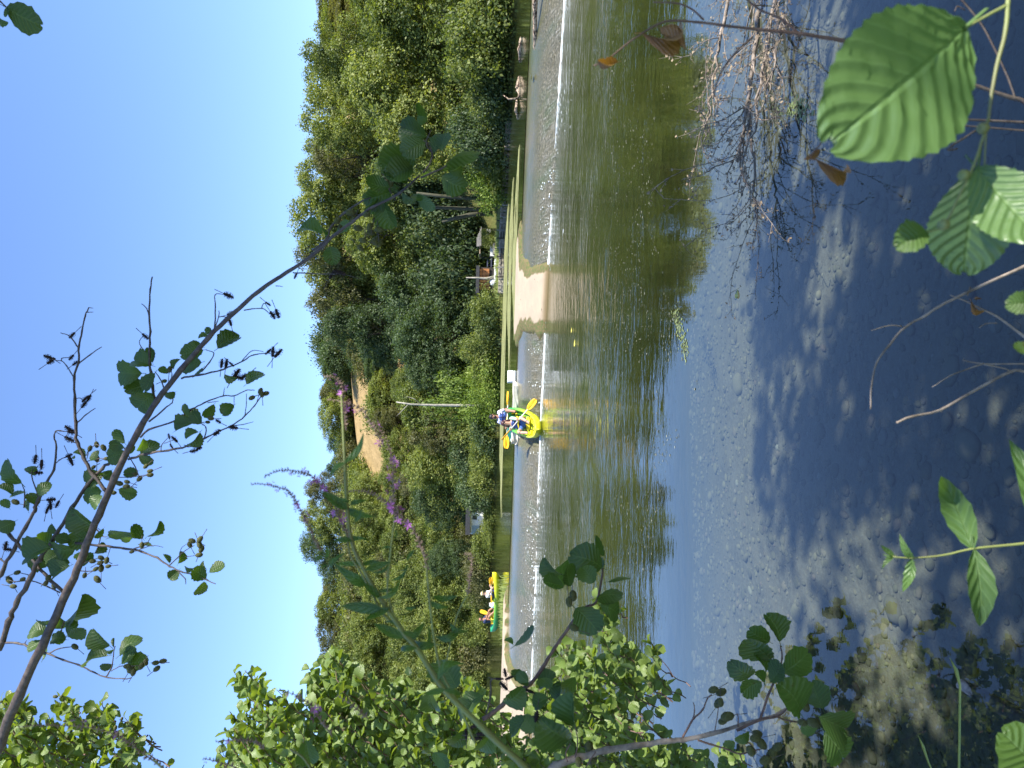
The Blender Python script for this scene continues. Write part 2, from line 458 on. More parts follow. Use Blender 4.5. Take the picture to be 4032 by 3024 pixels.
M['teal_dark'] = simple('dark seam', (0.01, 0.05, 0.045), None, 4, 0.6)
M['skin'] = simple('skin', (0.52, 0.30, 0.21), (0.46, 0.26, 0.18), 12, 0.55)
M['skin_tan'] = simple('tanned skin', (0.40, 0.2, 0.13), (0.34, 0.17, 0.11), 12, 0.55)
M['hair'] = simple('dark hair', (0.02, 0.013, 0.011), (0.012, 0.008, 0.008), 60, 0.5)
M['hair_red'] = simple('auburn hair', (0.07, 0.02, 0.02), (0.035, 0.012, 0.014), 60, 0.45)
M['shirt_lilac'] = simple('pale lilac cloth', (0.66, 0.66, 0.82), (0.55, 0.55, 0.74), 15, 0.85)
M['shirt_white'] = simple('white cloth', (0.78, 0.78, 0.78), (0.66, 0.66, 0.68), 15, 0.85)
M['shirt_navy'] = simple('navy cloth', (0.035, 0.045, 0.11), (0.02, 0.03, 0.08), 15, 0.85)
M['vest'] = simple('blue life vest', (0.07, 0.15, 0.45), (0.05, 0.11, 0.38), 18, 0.7)
M['strap'] = simple('dark strap', (0.01, 0.015, 0.07), None, 10, 0.7)
M['vest_yellow'] = simple('yellow panel', (0.75, 0.42, 0.04), (0.65, 0.36, 0.03), 10, 0.6)
M['shorts_mint'] = simple('mint cloth', (0.33, 0.5, 0.38), (0.28, 0.43, 0.33), 10, 0.8)
M['shorts_green'] = simple('green cloth', (0.03, 0.32, 0.14), (0.02, 0.22, 0.1), 10, 0.8)
M['paddle'] = simple('orange yellow paddle plastic', (0.88, 0.5, 0.02), (0.8, 0.42, 0.02), 6, 0.4)
M['shaft'] = simple('white paddle shaft', (0.78, 0.76, 0.68), (0.7, 0.68, 0.6), 6, 0.45)
M['black'] = simple('black rubber', (0.01, 0.01, 0.012), None, 10, 0.6)
t = NT('kayak plastic yellow to green')
yy = t.n('ShaderNodeSeparateXYZ', {0: t.obj()}).outputs[1]
c = t.ramp(t.mapr(yy, -2.0, 2.0), [(0.0, (0.01, 0.27, 0.13)), (0.28, (0.02, 0.33, 0.08)), (0.5, (0.22, 0.5, 0.03)), (0.7, (0.55, 0.62, 0.02)), (1.0, (0.74, 0.66, 0.015))])
c = t.mix(t.mapr(t.noise(7, 4, 0.6, t.obj()), 0.45, 0.7, 0, 0.25), c, (0.35, 0.36, 0.08))
M['kayak'] = t.end(t.pbr(c, 0.38, None, 0.5))
SHADE = [(4.6, 0.0, 0.3, 5.5, 8.7), (8.0, -0.6, 0.3, 4.9, 8.7), (6.3, 1.1, 0.3, 4.3, 8.9)]
# ------------------------------------------------------------------ terrain
SH = np.array([(-120, 66), (-60, 63), (-29, 59), (-19.5, 59), (-8, 50), (0, 45), (9, 44), (12, 37), (16, 32), (24, 29), (60, 27), (120, 25)], float)
CR = np.array([(-24, 33), (-16, 31), (-10.5, 29), (-7.5, 28.4), (-1.1, 26.2), (4.3, 25), (11, 22.1), (14, 20.8), (24, 17)], float)
BA = np.array([(-24, 28.5), (-14, 26), (-9.5, 24.8), (-6.2, 23.9), (-1.1, 23.3), (3.7, 21.7), (9.4, 18.9), (14, 17), (24, 13.5)], float)
def shore(x): return np.interp(x, SH[:, 0], SH[:, 1])
def crest(x): return np.interp(x, CR[:, 0], CR[:, 1])
def base(x): return np.interp(x, BA[:, 0], BA[:, 1])
def ss(a, b, x):
    t_ = np.clip((np.asarray(x, float) - a) / (b - a), 0, 1); return t_ * t_ * (3 - 2 * t_)
def left_bank(y): return np.interp(y, [0, 3, 10, 24, 40, 60], [-3.4, -3.6, -7.5, -17, -40, -70])
def right_bank(y): return np.interp(y, [0, 3, 8, 16, 20, 60], [3.6, 4.2, 7.0, 12.5, 22, 90])
def ground_z(x, y):
    x = np.asarray(x, float); y = np.asarray(y, float)
    d = y - shore(x)
    nz = fbm(x * 0.03 + 5, y * 0.03 + 9)
    dd_ = np.maximum(0, d - 7)
    hill = 0.365 * dd_ * ss(4, 20, d)
    top = 19.5 + 3 * (fbm(x * 0.015 + 3, y * 0.0 + 2) - 0.5) - 2.0 * ss(0, 40, x)
    hill = np.where(hill > top - 4, top - 4 + 4 * np.tanh((hill - top + 4) / 4), hill) + (nz - 0.5) * 2 * ss(15, 40, d)
    far = 0.62 + np.clip(d, -0.3, 1) * 0.35 + hill
    far = np.where(d < 0, 0.55 + np.maximum(d, -1.5) * 0.8, far)
    near = -1.6 + 0 * x
    dl = np.maximum(left_bank(y) - x, 0); dr = np.maximum(x - right_bank(y), 0); db = np.maximum(1.15 - y, 0)
    m = np.maximum(np.maximum(dl, dr), db)
    bank = -1.6 + 1.9 * ss(0.0, 0.9, m) + 0.5 * ss(0.8, 3, m) + 0.25 * (nz - .5)
    pool = (y > crest(x) - 0.5)
    z = np.where(pool, np.maximum(far, np.where(d < 0, -0.6 + 0 * x, far)), bank)
    z = np.where(pool & (d < 0), np.maximum(np.where(np.maximum(dl, dr) > 0.3, 0.95, -9), np.maximum(-0.6, far)), z)
    return z
def axis(a, b, fine0, fine1, df, dc):
    v = [fine0]
    while v[-1] < fine1: v.append(v[-1] + df)
    s_ = df
    while v[-1] < b: s_ = min(s_ * 1.15, dc); v.append(v[-1] + s_)
    s_ = df; w = [fine0]
    while w[-1] > a: s_ = min(s_ * 1.15, dc); w.append(w[-1] - s_)
    return np.array(w[::-1][:-1] + v)
def grid_mesh(name, xs, ys, zf, mat, smooth=True, attrs=None, uv=None):
    X, Y = np.meshgrid(xs, ys)
    Z = zf(X, Y)
    V = np.stack([X.ravel(), Y.ravel(), Z.ravel()], 1)
    ny, nx = X.shape
    i = np.arange(ny - 1)[:, None] * nx + np.arange(nx - 1)[None, :]
    Fq = np.stack([i, i + 1, i + nx + 1, i + nx], -1).reshape(-1, 4)
    return np_mesh(name, V, Fq, mat, smooth, attrs, uv)
xs = axis(-500, 500, -40, 40, 0.8, 25); ys = axis(-40, 900, -4, 130, 0.8, 30)
g = link('ground', grid_mesh('ground', xs, ys, ground_z, M['land'])); tag(g, 'grassy far bank and dry tan hillside behind the trees', kind='structure')
def bed_z(x, y):
    return -0.30 - 0.75 * ss(7, 13, y) - 0.12 * ss(-1, 3, -x) + 0.07 * (fbm(x * 1.1, y * 1.1) - 0.5) + 0.03 * (fbm(x * 5, y * 5) - 0.5)
def bed_full(x, y): return bed_z(x, y)
xs = np.arange(-9, 9.01, 0.11); ys = np.concatenate([np.arange(0.6, 10, 0.11), np.arange(10, 29, 0.5)])
xs2 = axis(-26, 26, -7, 7, 0.11, 0.8)
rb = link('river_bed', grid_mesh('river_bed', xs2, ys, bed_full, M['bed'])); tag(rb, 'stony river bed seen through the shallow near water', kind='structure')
# upper bed is the ground sheet; water surfaces
def plane_poly(name, poly, z, mat):
    me = bpy.data.meshes.new(name)
    me.from_pydata([(x, y, z) for x, y in poly], [], [tuple(range(len(poly)))])
    me.update(); me.materials.append(mat); return me
low = [(-26, 0.2), (26, 0.2)] + [(x, base(x) + 0.7) for x in np.arange(24, -25, -1.0)] + [(-26, 29)]
lw = link('water', plane_poly('lower_water', low, 0.0, M['water_near'])); tag(lw, 'lower pool of the river below the weir', kind='structure')
upx = np.arange(-24, 25, 1.0)
upp = [(x, crest(x) - 0.02) for x in upx] + [(120, 20), (120, 30)] + [(x, shore(x) + 1.2) for x in np.arange(60, -121, -6.0)] + [(-120, 40)]
uw = link('water', plane_poly('upper_water', upp, 0.65, M['water_far'])); tag(uw, 'calm upper pool of the river above the weir', kind='structure')

# ------------------------------------------------------------------ weir
def weir_z(x, t):
    z = 0.655 - 0.02 * ss(0.1, 0.0, t) - 0.66 * np.clip(t, 0, 1.2) ** 1.35
    z = np.where(t < 0, 0.64 + t * 0.8, z)
    s_ = x * 1.0
    rough = ss(0.35, 0.75, t)
    z = z + rough * (0.16 * (fbm(s_ * 1.1, t * 3.5) - 0.5) + 0.10 * (fbm(s_ * 5, t * 9 + 4, 1.5) - 0.5)) * ss(1.25, 0.95, t)
    z = z + 0.03 * (fbm(s_ * 0.8, t * 2 + 8) - 0.5) * ss(0.03, .2, t)
    z = z - 0.2 * ss(0.1, .3, t) * ss(-2.2, -1.7, x) * ss(-0.4, -0.75, x)
    return z
wx = np.arange(-16, 16.01, 0.06); wt = np.concatenate([np.linspace(-0.15, 0.3, 14), np.linspace(0.32, 1.16, 52)])
Xg, Tg = np.meshgrid(wx, wt)
Yg = crest(Xg) + (base(Xg) - crest(Xg)) * Tg
Zg = weir_z(Xg, Tg)
V = np.stack([Xg.ravel(), Yg.ravel(), Zg.ravel()], 1)
ny, nx = Xg.shape
i = np.arange(ny - 1)[:, None] * nx + np.arange(nx - 1)[None, :]
Fq = np.stack([i, i + nx, i + nx + 1, i + 1], -1).reshape(-1, 4)
UV = np.stack([Xg.ravel(), Tg.ravel()], 1)
we = link('weir', np_mesh('weir', V, Fq, M['weir'], True, None, UV))
tag(we, 'long sloping weir with water spilling down its mossy face', 'weir')
def ramp(name, x0, x1, lf, rf, h0, wet, label):
    xs_ = np.arange(x0, x1 + .01, 0.05); ts = np.linspace(-0.12, 1.06, 56)
    X, T = np.meshgrid(xs_, ts)
    dl_ = X - lf(T); dr_ = rf(T) - X
    wob = 0.55 * (fbm(X * 2.2, T * 6) - 0.47) + 0.15 * (fbm(X * 9, T * 20) - .47)
    d = np.minimum(dl_, dr_) + wob
    Y = crest(X) + (base(X) - crest(X)) * T
    zb = 0.655 - 0.655 * np.clip(T, 0, 1) ** 1.5
    zb = np.where(T < 0, 0.655 + 0.02, zb)
    Z = zb + (h0 + 0.045) * ss(-wet, 0.25, d) + 0.02 * (fbm(X * 3, T * 9) - .5) - 0.22 * ss(-wet * .45, -wet, d)
    Z = Z - 0.8 * ss(1.0, 1.06, T) - 0.5 * ss(-0.07, -0.12, T)
    moss = ss(0.10, -0.15, d)
    V = np.stack([X.ravel(), Y.ravel(), Z.ravel()], 1)
    ny, nx = X.shape
    i = np.arange(ny - 1)[:, None] * nx + np.arange(nx - 1)[None, :]
    Fq = np.stack([i, i + nx, i + nx + 1, i + 1], -1).reshape(-1, 4)
    o = link(name, np_mesh(name, V, Fq, M['concrete'], True, {'moss': ('POINT', moss.ravel())}))
    return tag(o, label, 'concrete ramp')
ramp('concrete_ramp', 0.9, 5.6, lambda T: np.interp(T, [0, .1, .3, .6, 1], [1.72, 1.95, 2.15, 2.0, 1.82]),
     lambda T: np.interp(T, [0, .05, .15, .3, .55, 1], [4.7, 4.3, 3.7, 3.45, 3.2, 3.05]), 0.05, 0.75, 'dry tan concrete ramp standing out of the middle of the weir')
ramp('concrete_ramp', -17, -7.2, lambda T: T * 0 - 60, lambda T: np.interp(T, [-.1, 0, .05, .1, .3, .6, 1], [-7.6, -8.2, -9.6, -10.2, -10.4, -10.4, -10.0]), 0.09, 0.5, 'pale concrete apron at the far left end of the weir, partly behind the alder shrub')
# foam along the foot of the weir
mb = MB()
fx = np.arange(-15.5, 15.5, 0.05)
Vs = []; Fs = []
rows = 9
for i_, x in enumerate(fx):
    wv = 0.0 + 0.22 * max(0, float(fbm(x * 0.5 + 3, 1.0)) - 0.38) + 0.05 * float(vnoise(x * 3, 2.0))
    dry = (1.7 < x < 3.1) or x < -10.1
    if dry: wv = 0.03
    if x > 6: wv += 0.022 * (x - 6)
    yb = base(x)
    for k in range(rows):
        a_ = k / (rows - 1)
        yy_ = yb + 0.10 - a_ * wv
        zz_ = 0.012 + (0.022 * math.sin(math.pi * min(1, a_ * 1.15)) * (0.4 + 1.2 * float(vnoise(x * 6, a_ * 5, 3.1)))) * (0 if dry else 1) - (0.03 if k in (0, rows - 1) else 0) - (0.06 if dry else 0) - 0.012
        Vs.append((x + 0.02 * math.sin(k * 9 + x * 31), yy_, zz_))
n_ = len(fx)
for i_ in range(n_ - 1):
    for k in range(rows - 1):
        Fs.append((i_ * rows + k, i_ * rows + k + 1, (i_ + 1) * rows + k + 1, (i_ + 1) * rows + k))
fo = link('foam', np_mesh('foam', np.array(Vs), np.array(Fs), M['foam'], True)); tag(fo, 'white line of foam where the weir meets the lower pool', 'foam', kind='stuff')
# foam flecks and froth cords on the face and floating away on the lower pool
def flecks(name, pts, size, mat, label, cat, lift=0.004, ar=(1.0, 3.0)):
    n = len(pts); pts = np.array(pts)
    ang = RNG.normal(0, 0.5, n); L = size * RNG.uniform(0.5, 1.6, n); W = L / RNG.uniform(ar[0], ar[1], n)
    V = np.zeros((n, 6, 3)); 
    for k in range(6):
        a_ = 2 * math.pi * k / 6
        dx = np.cos(a_) * L * RNG.uniform(.7, 1, n); dy = np.sin(a_) * W * RNG.uniform(.7, 1, n)
        V[:, k, 0] = pts[:, 0] + dx * np.cos(ang) - dy * np.sin(ang)
        V[:, k, 1] = pts[:, 1] + dx * np.sin(ang) + dy * np.cos(ang)
        V[:, k, 2] = pts[:, 2] + lift
    V = V.reshape(-1, 3)
    i = np.arange(n)[:, None] * 6
    Fq = np.concatenate([np.concatenate([i, i + 1, i + 2, i + 3], 1), np.concatenate([i, i + 3, i + 4, i + 5], 1)])
    o = link(name, np_mesh(name, V, Fq, mat, False, {'tone': ('FACE', RNG.random(len(Fq)))}))
    return tag(o, label, cat, kind='stuff')
pts = []
while len(pts) < 520:
    x = random.uniform(-11, 11); d = random.expovariate(1 / 0.9)
    cl = float(fbm(x * .6, d * .5 + 3))
    if cl < 0.44 or (1.6 < x < 3.2): continue
    pts.append((x, base(x) - 0.15 - d, 0.0))
flecks('foam_flecks', pts, 0.045, M['foam'], 'white flecks of foam drifting below the weir', 'foam', ar=(1.5, 5))
# splash clumps on the lower half of the weir face
cl = MB()
for _ in range(420):
    x = random.uniform(-9.8, 12)
    if 1.2 < x < 3.6: continue
    t_ = 1.02 - abs(random.gauss(0, 0.16))
    if t_ < 0.45 or float(fbm(x * 0.9 + 11, 3.3)) < 0.42: continue
    y_ = crest(x) + (base(x) - crest(x)) * t_
    z_ = float(weir_z(np.array(x), np.array(t_)))
    s_ = random.uniform(0.01, 0.03)
    cl.ell((x, y_, z_ + s_ * .4), (s_ * random.uniform(.8, 1.6), s_ * 1.6, s_ * 0.7), 5, 3)
tag(cl.build('splashes', M['foam']), 'small white splashes on the lower weir face', 'splash', kind='stuff')

# chute stone behind the front kayak
def rough_box(name, c, size, mat, parent=None, rz=0.0, amp=0.03, seed=0, sub=5, M_=None):
    n = sub
    mbx = MB(); vs = {}
    def vid(i, j, k):
        key = (i, j, k)
        if key not in vs:
            p = Vector(((i / n - .5) * size[0], (j / n - .5) * size[1], (k / n - .5) * size[2]))
            q = Vector((float(vnoise(i * .9 + seed, j * .9, k * .9)) - .5, float(vnoise(i * .9 + 20, j * .9 + seed, k * .9)) - .5, float(vnoise(i * .9 + 40, j * .9, k * .9 + seed)) - .5))
            p += q * 2 * amp
            p = Matrix.Rotation(rz, 3, 'Z') @ p + Vector(c)
            vs[key] = len(mbx.v); mbx.v.append(tuple(p))
        return vs[key]
    for a in range(n):
        for b in range(n):
            mbx.f.append((vid(a, b, n), vid(a + 1, b, n), vid(a + 1, b + 1, n), vid(a, b + 1, n)))
            mbx.f.append((vid(a, b, 0), vid(a, b + 1, 0), vid(a + 1, b + 1, 0), vid(a + 1, b, 0)))
            mbx.f.append((vid(a, 0, b), vid(a + 1, 0, b), vid(a + 1, 0, b + 1), vid(a, 0, b + 1)))
            mbx.f.append((vid(a, n, b), vid(a, n, b + 1), vid(a + 1, n, b + 1), vid(a + 1, n, b)))
            mbx.f.append((vid(0, a, b), vid(0, a, b + 1), vid(0, a + 1, b + 1), vid(0, a + 1, b)))
            mbx.f.append((vid(n, a, b), vid(n, a + 1, b), vid(n, a + 1, b + 1), vid(n, a, b + 1)))
    return mbx.build(name, mat, parent, smooth=False)
s1 = rough_box('stone_block', (-0.42, 25.9, 0.62), (0.9, 0.6, 0.26), M['concrete_white'], amp=0.02, rz=-0.25); tag(s1, 'white stone block on the weir crest to the right of the front kayak', 'stone block')
s2 = rough_box('stone_block', (-1.66, 26.1, 0.61), (0.66, 0.55, 0.28), M['concrete_white'], amp=0.05, seed=5, rz=-0.25); tag(s2, 'broken white stone block on the weir crest to the left of the front kayak', 'stone block')

# weed mat on the upper pool
V = []; Fs = []
xs_ = np.arange(-6.5, 11.5, 0.25)
for q in range(3):
    y0a = [36.6, 31.6, 27.6][q]; wd = [5.8, 3.6, 2.8][q]; xa = [-6.5, 0.4, 1.6][q]
    xr = np.arange(xa, 8.6, 0.25); off = len(V); K = 6
    for x in xr:
        e = min(1, (x - xa) / 2.5, (8.8 - x) / 2.0); e = max(e, 0.02)
        a_ = y0a + 0.35 * x * 0 + (fbm(x * .5, q * 3.0) - .5) * 1.4 - 0.12 * (x - 3)
        w_ = wd * e * (0.55 + 0.8 * float(fbm(x * .8, q * 5 + 9)))
        for k in range(K): V.append((x, float(a_) + (k / (K - 1)) * w_, 0.658 + 0.01 * (k % 2)))
    for i_ in range(len(xr) - 1):
        for k in range(K - 1): Fs.append((off + i_ * K + k, off + (i_ + 1) * K + k, off + (i_ + 1) * K + k + 1, off + i_ * K + k + 1))
wm = link('pond_weed', np_mesh('pond_weed', np.array(V), np.array(Fs), M['weed'], True)); tag(wm, 'long pale green mat of weed floating on the upper pool', 'water weed', kind='stuff')

# ------------------------------------------------------------------ pebbles on the bed
def icos():
    p = (1 + 5 ** .5) / 2
    v = np.array([(-1, p, 0), (1, p, 0), (-1, -p, 0), (1, -p, 0), (0, -1, p), (0, 1, p), (0, -1, -p), (0, 1, -p), (p, 0, -1), (p, 0, 1), (-p, 0, -1), (-p, 0, 1)], float)
    v /= np.linalg.norm(v[0])
    f = [(0, 11, 5), (0, 5, 1), (0, 1, 7), (0, 7, 10), (0, 10, 11), (1, 5, 9), (5, 11, 4), (11, 10, 2), (10, 7, 6), (7, 1, 8), (3, 9, 4), (3, 4, 2), (3, 2, 6), (3, 6, 8), (3, 8, 9), (4, 9, 5), (2, 4, 11), (6, 2, 10), (8, 6, 7), (9, 8, 1)]
    # one subdivision
    vl = [tuple(x) for x in v]; cache = {}; nf = []
    def mid(a, b):
        k = (min(a, b), max(a, b))
        if k not in cache:
            q = np.array(vl[a]) + np.array(vl[b]); q /= np.linalg.norm(q); cache[k] = len(vl); vl.append(tuple(q))
        return cache[k]
    for a, b, c in f:
        x, y, z = mid(a, b), mid(b, c), mid(c, a)
        nf += [(a, x, z), (b, y, x), (c, z, y), (x, y, z)]
    return np.array(vl), np.array(nf)
IV, IF = icos()
def stones(n, xr, yr, size, seed):
    r = np.random.default_rng(seed)
    x = r.uniform(*xr, n); y = r.uniform(*yr, n)
    s_ = size * np.exp(r.normal(0, 0.45, n))
    z = bed_z(x, y) + s_ * 0.02
    V = np.zeros((n, len(IV), 3))
    sx = s_ * r.uniform(.7, 1.5, n); sy = s_ * r.uniform(.7, 1.3, n); sz = s_ * r.uniform(.3, .6, n)
    an = r.uniform(0, math.pi, n)
    jit = 1 + r.normal(0, 0.09, (n, len(IV)))
    lx = IV[None, :, 0] * jit * sx[:, None]; ly = IV[None, :, 1] * jit * sy[:, None]
    V[:, :, 0] = x[:, None] + lx * np.cos(an)[:, None] - ly * np.sin(an)[:, None]
    V[:, :, 1] = y[:, None] + lx * np.sin(an)[:, None] + ly * np.cos(an)[:, None]
    V[:, :, 2] = z[:, None] + IV[None, :, 2] * jit * sz[:, None]
    Fq = (IF[None] + (np.arange(n) * len(IV))[:, None, None]).reshape(-1, 3)
    return V.reshape(-1, 3), Fq, np.repeat(r.random(n), len(IF))
V1, F1, T1 = stones(10500, (-4.6, 4.6), (2.1, 8.6), 0.017, 3)
peb = link('pebbles', np_mesh('pebbles', V1, F1, M['pebble'], True, {'tone': ('FACE', T1)})); tag(peb, 'countless tan pebbles covering the shallow river bed', 'pebbles', kind='stuff')
for k, (px_, py_, s_) in enumerate([(3790, 1135, .10), (3850, 2090, .07), (3120, 1720, .06), (3700, 1660, .07), (3250, 2410, .07), (3440, 780, .08), (3330, 900, .07), (3600, 660, .07), (3200, 2330, .06), (3500, 2450, .07), (3930, 2560, .08), (3560, 1300, .06), (3480, 1890, .06), (3650, 2360, .07)]):
    p = G(px_, py_, 0.0); dirv = (p - CAM); p = CAM + dirv * ((CAM.z + 0.28) / CAM.z)
    Vq = IV * (1 + np.random.default_rng(k).normal(0, .08, (len(IV), 1))) * np.array([s_ * .65, s_ * .5, s_ * .22])
    o = link('river_stone', np_mesh('river_stone', Vq, IF, M['pebble'], True, {'tone': ('FACE', np.full(len(IF), 0.45 + 0.5 * ((k * 37) % 10) / 10))}))
    o.location = (p.x, p.y, float(bed_z(p.x, p.y)) + s_ * .2); o.rotation_euler.z = k
    tag(o, 'larger pale stone on the river bed among smaller pebbles under the near water', 'stone', 'larger stones on the near river bed')

# ------------------------------------------------------------------ tree prototypes (10 m tall, 7 m wide)
def crown_mesh(name, seed, mat, lobes=26, twigs=1000, per=9, leaf=0.2, rx=3.1, z0=1.2, z1=9.6, lob=(0.9, 1.6), power=1.0, airy=0.0, droop=0.0):
    r = np.random.default_rng(seed)
    # lobe centres spread through an egg-shaped envelope
    C = []
    tries = 0
    while len(C) < lobes and tries < 5000:
        tries += 1
        h = r.uniform(0, 1); z = z0 + (z1 - z0) * h
        prof = math.sin(math.pi * min(1, 0.12 + 0.83 * h ** power)) ** 0.6
        rad = rx * prof * math.sqrt(r.uniform(0.1, 1)); an = r.uniform(0, 2 * math.pi)
        p = np.array([rad * math.cos(an), rad * math.sin(an), z]); rr = r.uniform(*lob) * (0.8 if h > .8 else 1)
        if all(np.linalg.norm(p - c[0]) > 0.55 * (rr + c[1]) * (1 + airy) for c in C): C.append((p, rr))
    tc = []; td = []
    per_lobe = twigs // len(C)
    for p, rr in C:
        d = r.normal(0, 1, (per_lobe, 3)); d[:, 2] = d[:, 2] * 0.9 + 0.25
        d /= np.linalg.norm(d, axis=1)[:, None]
        rad = rr * (r.uniform(0.45, 1.0, per_lobe) ** 0.5) * r.uniform(0.85, 1.15, per_lobe)
        q = p + d * rad[:, None] * np.array([1.1, 1.1, 0.85])
        if droop: q[:, 2] -= droop * r.random(per_lobe) ** 2
        tc.append(q); td.append(d)
    tc = np.concatenate(tc); td = np.concatenate(td)
    keep = tc[:, 2] > 0.1; tc = tc[keep]; td = td[keep]
    n = len(tc)
    tt = np.clip(r.normal(0.5, 0.2, n), 0, 1)
    L = n * per
    c = np.repeat(tc, per, 0) + r.normal(0, 0.17, (L, 3))
    dd = np.repeat(td, per, 0) * 0.7 + np.array([0, 0, 0.55]) + r.normal(0, 0.55, (L, 3))
    dd /= np.linalg.norm(dd, axis=1)[:, None]
    a = np.cross(dd, r.normal(0, 1, (L, 3))); a /= np.linalg.norm(a, axis=1)[:, None]
    b = np.cross(dd, a)
    s_ = leaf * r.uniform(0.55, 1.25, L)[:, None]
    v0 = c - a * s_ * .5; v2 = c + a * s_ * .5
    v1 = c - b * s_ * .34 + dd * s_ * .08; v3 = c + b * s_ * .34 + dd * s_ * .08
    V = np.stack([v0, v1, v2, v3], 1).reshape(-1, 3)
    Fq = np.arange(L * 4).reshape(-1, 4)
    tone = np.clip(np.repeat(tt, per) + r.normal(0, 0.12, L), 0, 1)
    return np_mesh(name, V, Fq, mat, False, {'tone': ('FACE', tone)})
def trunk_mesh(name, seed, mat, h=7.5, r0_=0.22, limbs=9, spread=2.4, lean=0.3):
    rr = random.Random(seed); mb = MB()
    pts = [Vector((0, 0, -0.5))]
    for k in range(1, 9):
        z = h * k / 8; pts.append(Vector((lean * math.sin(z * .5 + seed), lean * math.cos(z * .4 + seed) - lean, z)))
    mb.tube(pts, [r0_ * (1 - 0.85 * k / 8) + 0.01 for k in range(9)], 7)
    for k in range(limbs):
        u = rr.uniform(0.22, 0.95); i = int(u * 8); p = pts[i].lerp(pts[min(8, i + 1)], u * 8 - i)
        an = rr.uniform(0, 6.283); L = spread * rr.uniform(.6, 1.1) * (1.1 - .5 * u)
        q = [p]
        for j in range(1, 5):
            q.append(p + Vector((math.cos(an) * L * j / 4, math.sin(an) * L * j / 4, 0.75 * L * (j / 4) ** 0.8)) + Vector((rr.gauss(0, .08), rr.gauss(0, .08), rr.gauss(0, .08))))
        r1 = r0_ * (1 - .8 * u) * 0.55
        mb.tube(q, [r1, r1 * .7, r1 * .5, r1 * .3, 0.01], 5)
        for m_ in range(2):
            p2 = q[2 + m_ % 2]; an2 = an + rr.uniform(-1, 1); L2 = L * .5
            mb.tube([p2, p2 + Vector((math.cos(an2) * L2 * .5, math.sin(an2) * L2 * .5, L2 * .3)), p2 + Vector((math.cos(an2) * L2, math.sin(an2) * L2, L2 * .7))], [r1 * .4, r1 * .25, 0.008], 4)
    return mb.mesh(name, mat)
TR = [trunk_mesh('trunk_a', 1, M['bark']), trunk_mesh('trunk_b', 5, M['bark'], lean=0.6)]
PRO = {}
def pro(k, *a, **kw): PRO[k] = [crown_mesh('crown_' + k + str(j), hash_seed + j, *a, **kw) for j, hash_seed in ((0, len(PRO) * 10 + 3), (1, len(PRO) * 10 + 5))]
pro('dense', M['fol_green'], 34, 2300, 12, 0.22, 3.3, 0.9, 9.3, (1.0, 1.7))
pro('light', M['fol_green'], 32, 1800, 11, 0.21, 3.0, 1.6, 9.4, (0.8, 1.35), airy=0.1)
pro('airy', M['fol_olive'], 30, 1500, 10, 0.21, 3.0, 1.6, 9.5, (0.75, 1.25), airy=0.15)
pro('grey', M['fol_grey'], 34, 2200, 12, 0.21, 3.2, 0.9, 9.3, (0.9, 1.6), droop=0.5)
pro('olive', M['fol_olive'], 32, 2000, 11, 0.21, 3.2, 1.0, 9.4, (0.9, 1.5))
pro('shade', M['fol_green'], 22, 600, 10, 0.27, 3.2, 2.6, 9.4, (0.6, 1.0), airy=0.3)
pro('dark', M['fol_grey'], 32, 2300, 12, 0.2, 3.2, 0.8, 9.3, (1.0, 1.8))
def shrub_mesh(name, seed, mat, leaf=0.11, flat=0.5):
    return crown_mesh(name, seed, mat, 14, 620, 9, leaf * 1.3, 1.7, 0.25, 1.9, (0.5, 0.85), airy=-0.2)
SHR = {'green': shrub_mesh('shrub_green', 101, M['fol_green']), 'grey': shrub_mesh('shrub_grey', 102, M['fol_grey']), 'bright': shrub_mesh('shrub_bright', 103, M['fol_bright']), 'olive': shrub_mesh('shrub_olive', 104, M['fol_olive'])}
TN = [0]
def where(y):
    for lim, s_ in ((150, 'at the far right edge'), (330, 'behind the floating logs'), (560, 'right of the bright waterside bush'), (760, 'above the bright waterside bush'), (900, 'above the slanting trunks'), (1040, 'above the pergola'), (1180, 'above the orange cabin'), (1300, 'just left of the orange cabin'), (1420, 'above the gap left of the cabin'), (1540, 'above the white tub'), (1660, 'near the bare white trunk'), (1790, 'above the front kayak'), (1920, 'left of the front kayak'), (2010, 'right of the white hut'), (2110, 'above the white hut'), (2230, 'left of the white hut'), (2380, 'above the bow of the far kayak'), (2500, 'above the stern of the far kayak'), (2640, 'beside the left apron'), (2800, 'behind the alder shrub'), (9999, 'at the far left edge')):
        if y < lim: return s_
def tree(y, xtop, D, wpx, kind, label, group=None, zmin=None, name=None, sink=0.0, cat='tree'):
    Q = P(xtop, y, D)
    gz = float(ground_z(Q.x, Q.y)) if zmin is None else zmin
    gz -= sink
    H = max(1.5, Q.z - gz); W = PX(wpx, D)
    TN[0] += 1; k = TN[0]
    root = empty(name or {'dense': 'broadleaf_tree', 'light': 'light_green_tree', 'airy': 'airy_tree', 'grey': 'willow_tree', 'olive': 'hillside_tree', 'dark': 'dark_tree'}[kind], (Q.x, Q.y, gz), label, cat, group)
    mw = Matrix.Translation((Q.x, Q.y, gz)) @ Matrix.Rotation(k * 2.4, 4, 'Z') @ Matrix.Diagonal((W / 7.0, W / 7.0, H / 10.0, 1))
    link('trunk', TR[k % 2], root, mw); link('crown', PRO[kind][k % 2], root, mw)
    return root
def shrub(x, y, z, w, h, kind, label, group=None):
    TN[0] += 1
    o = link('shrub', SHR[kind]); o.location = (x, y, z); o.scale = (w / 3.6, w / 3.6, h / 2.4); o.rotation_euler.z = TN[0] * 1.7
    return tag(o, label, 'shrub', group)
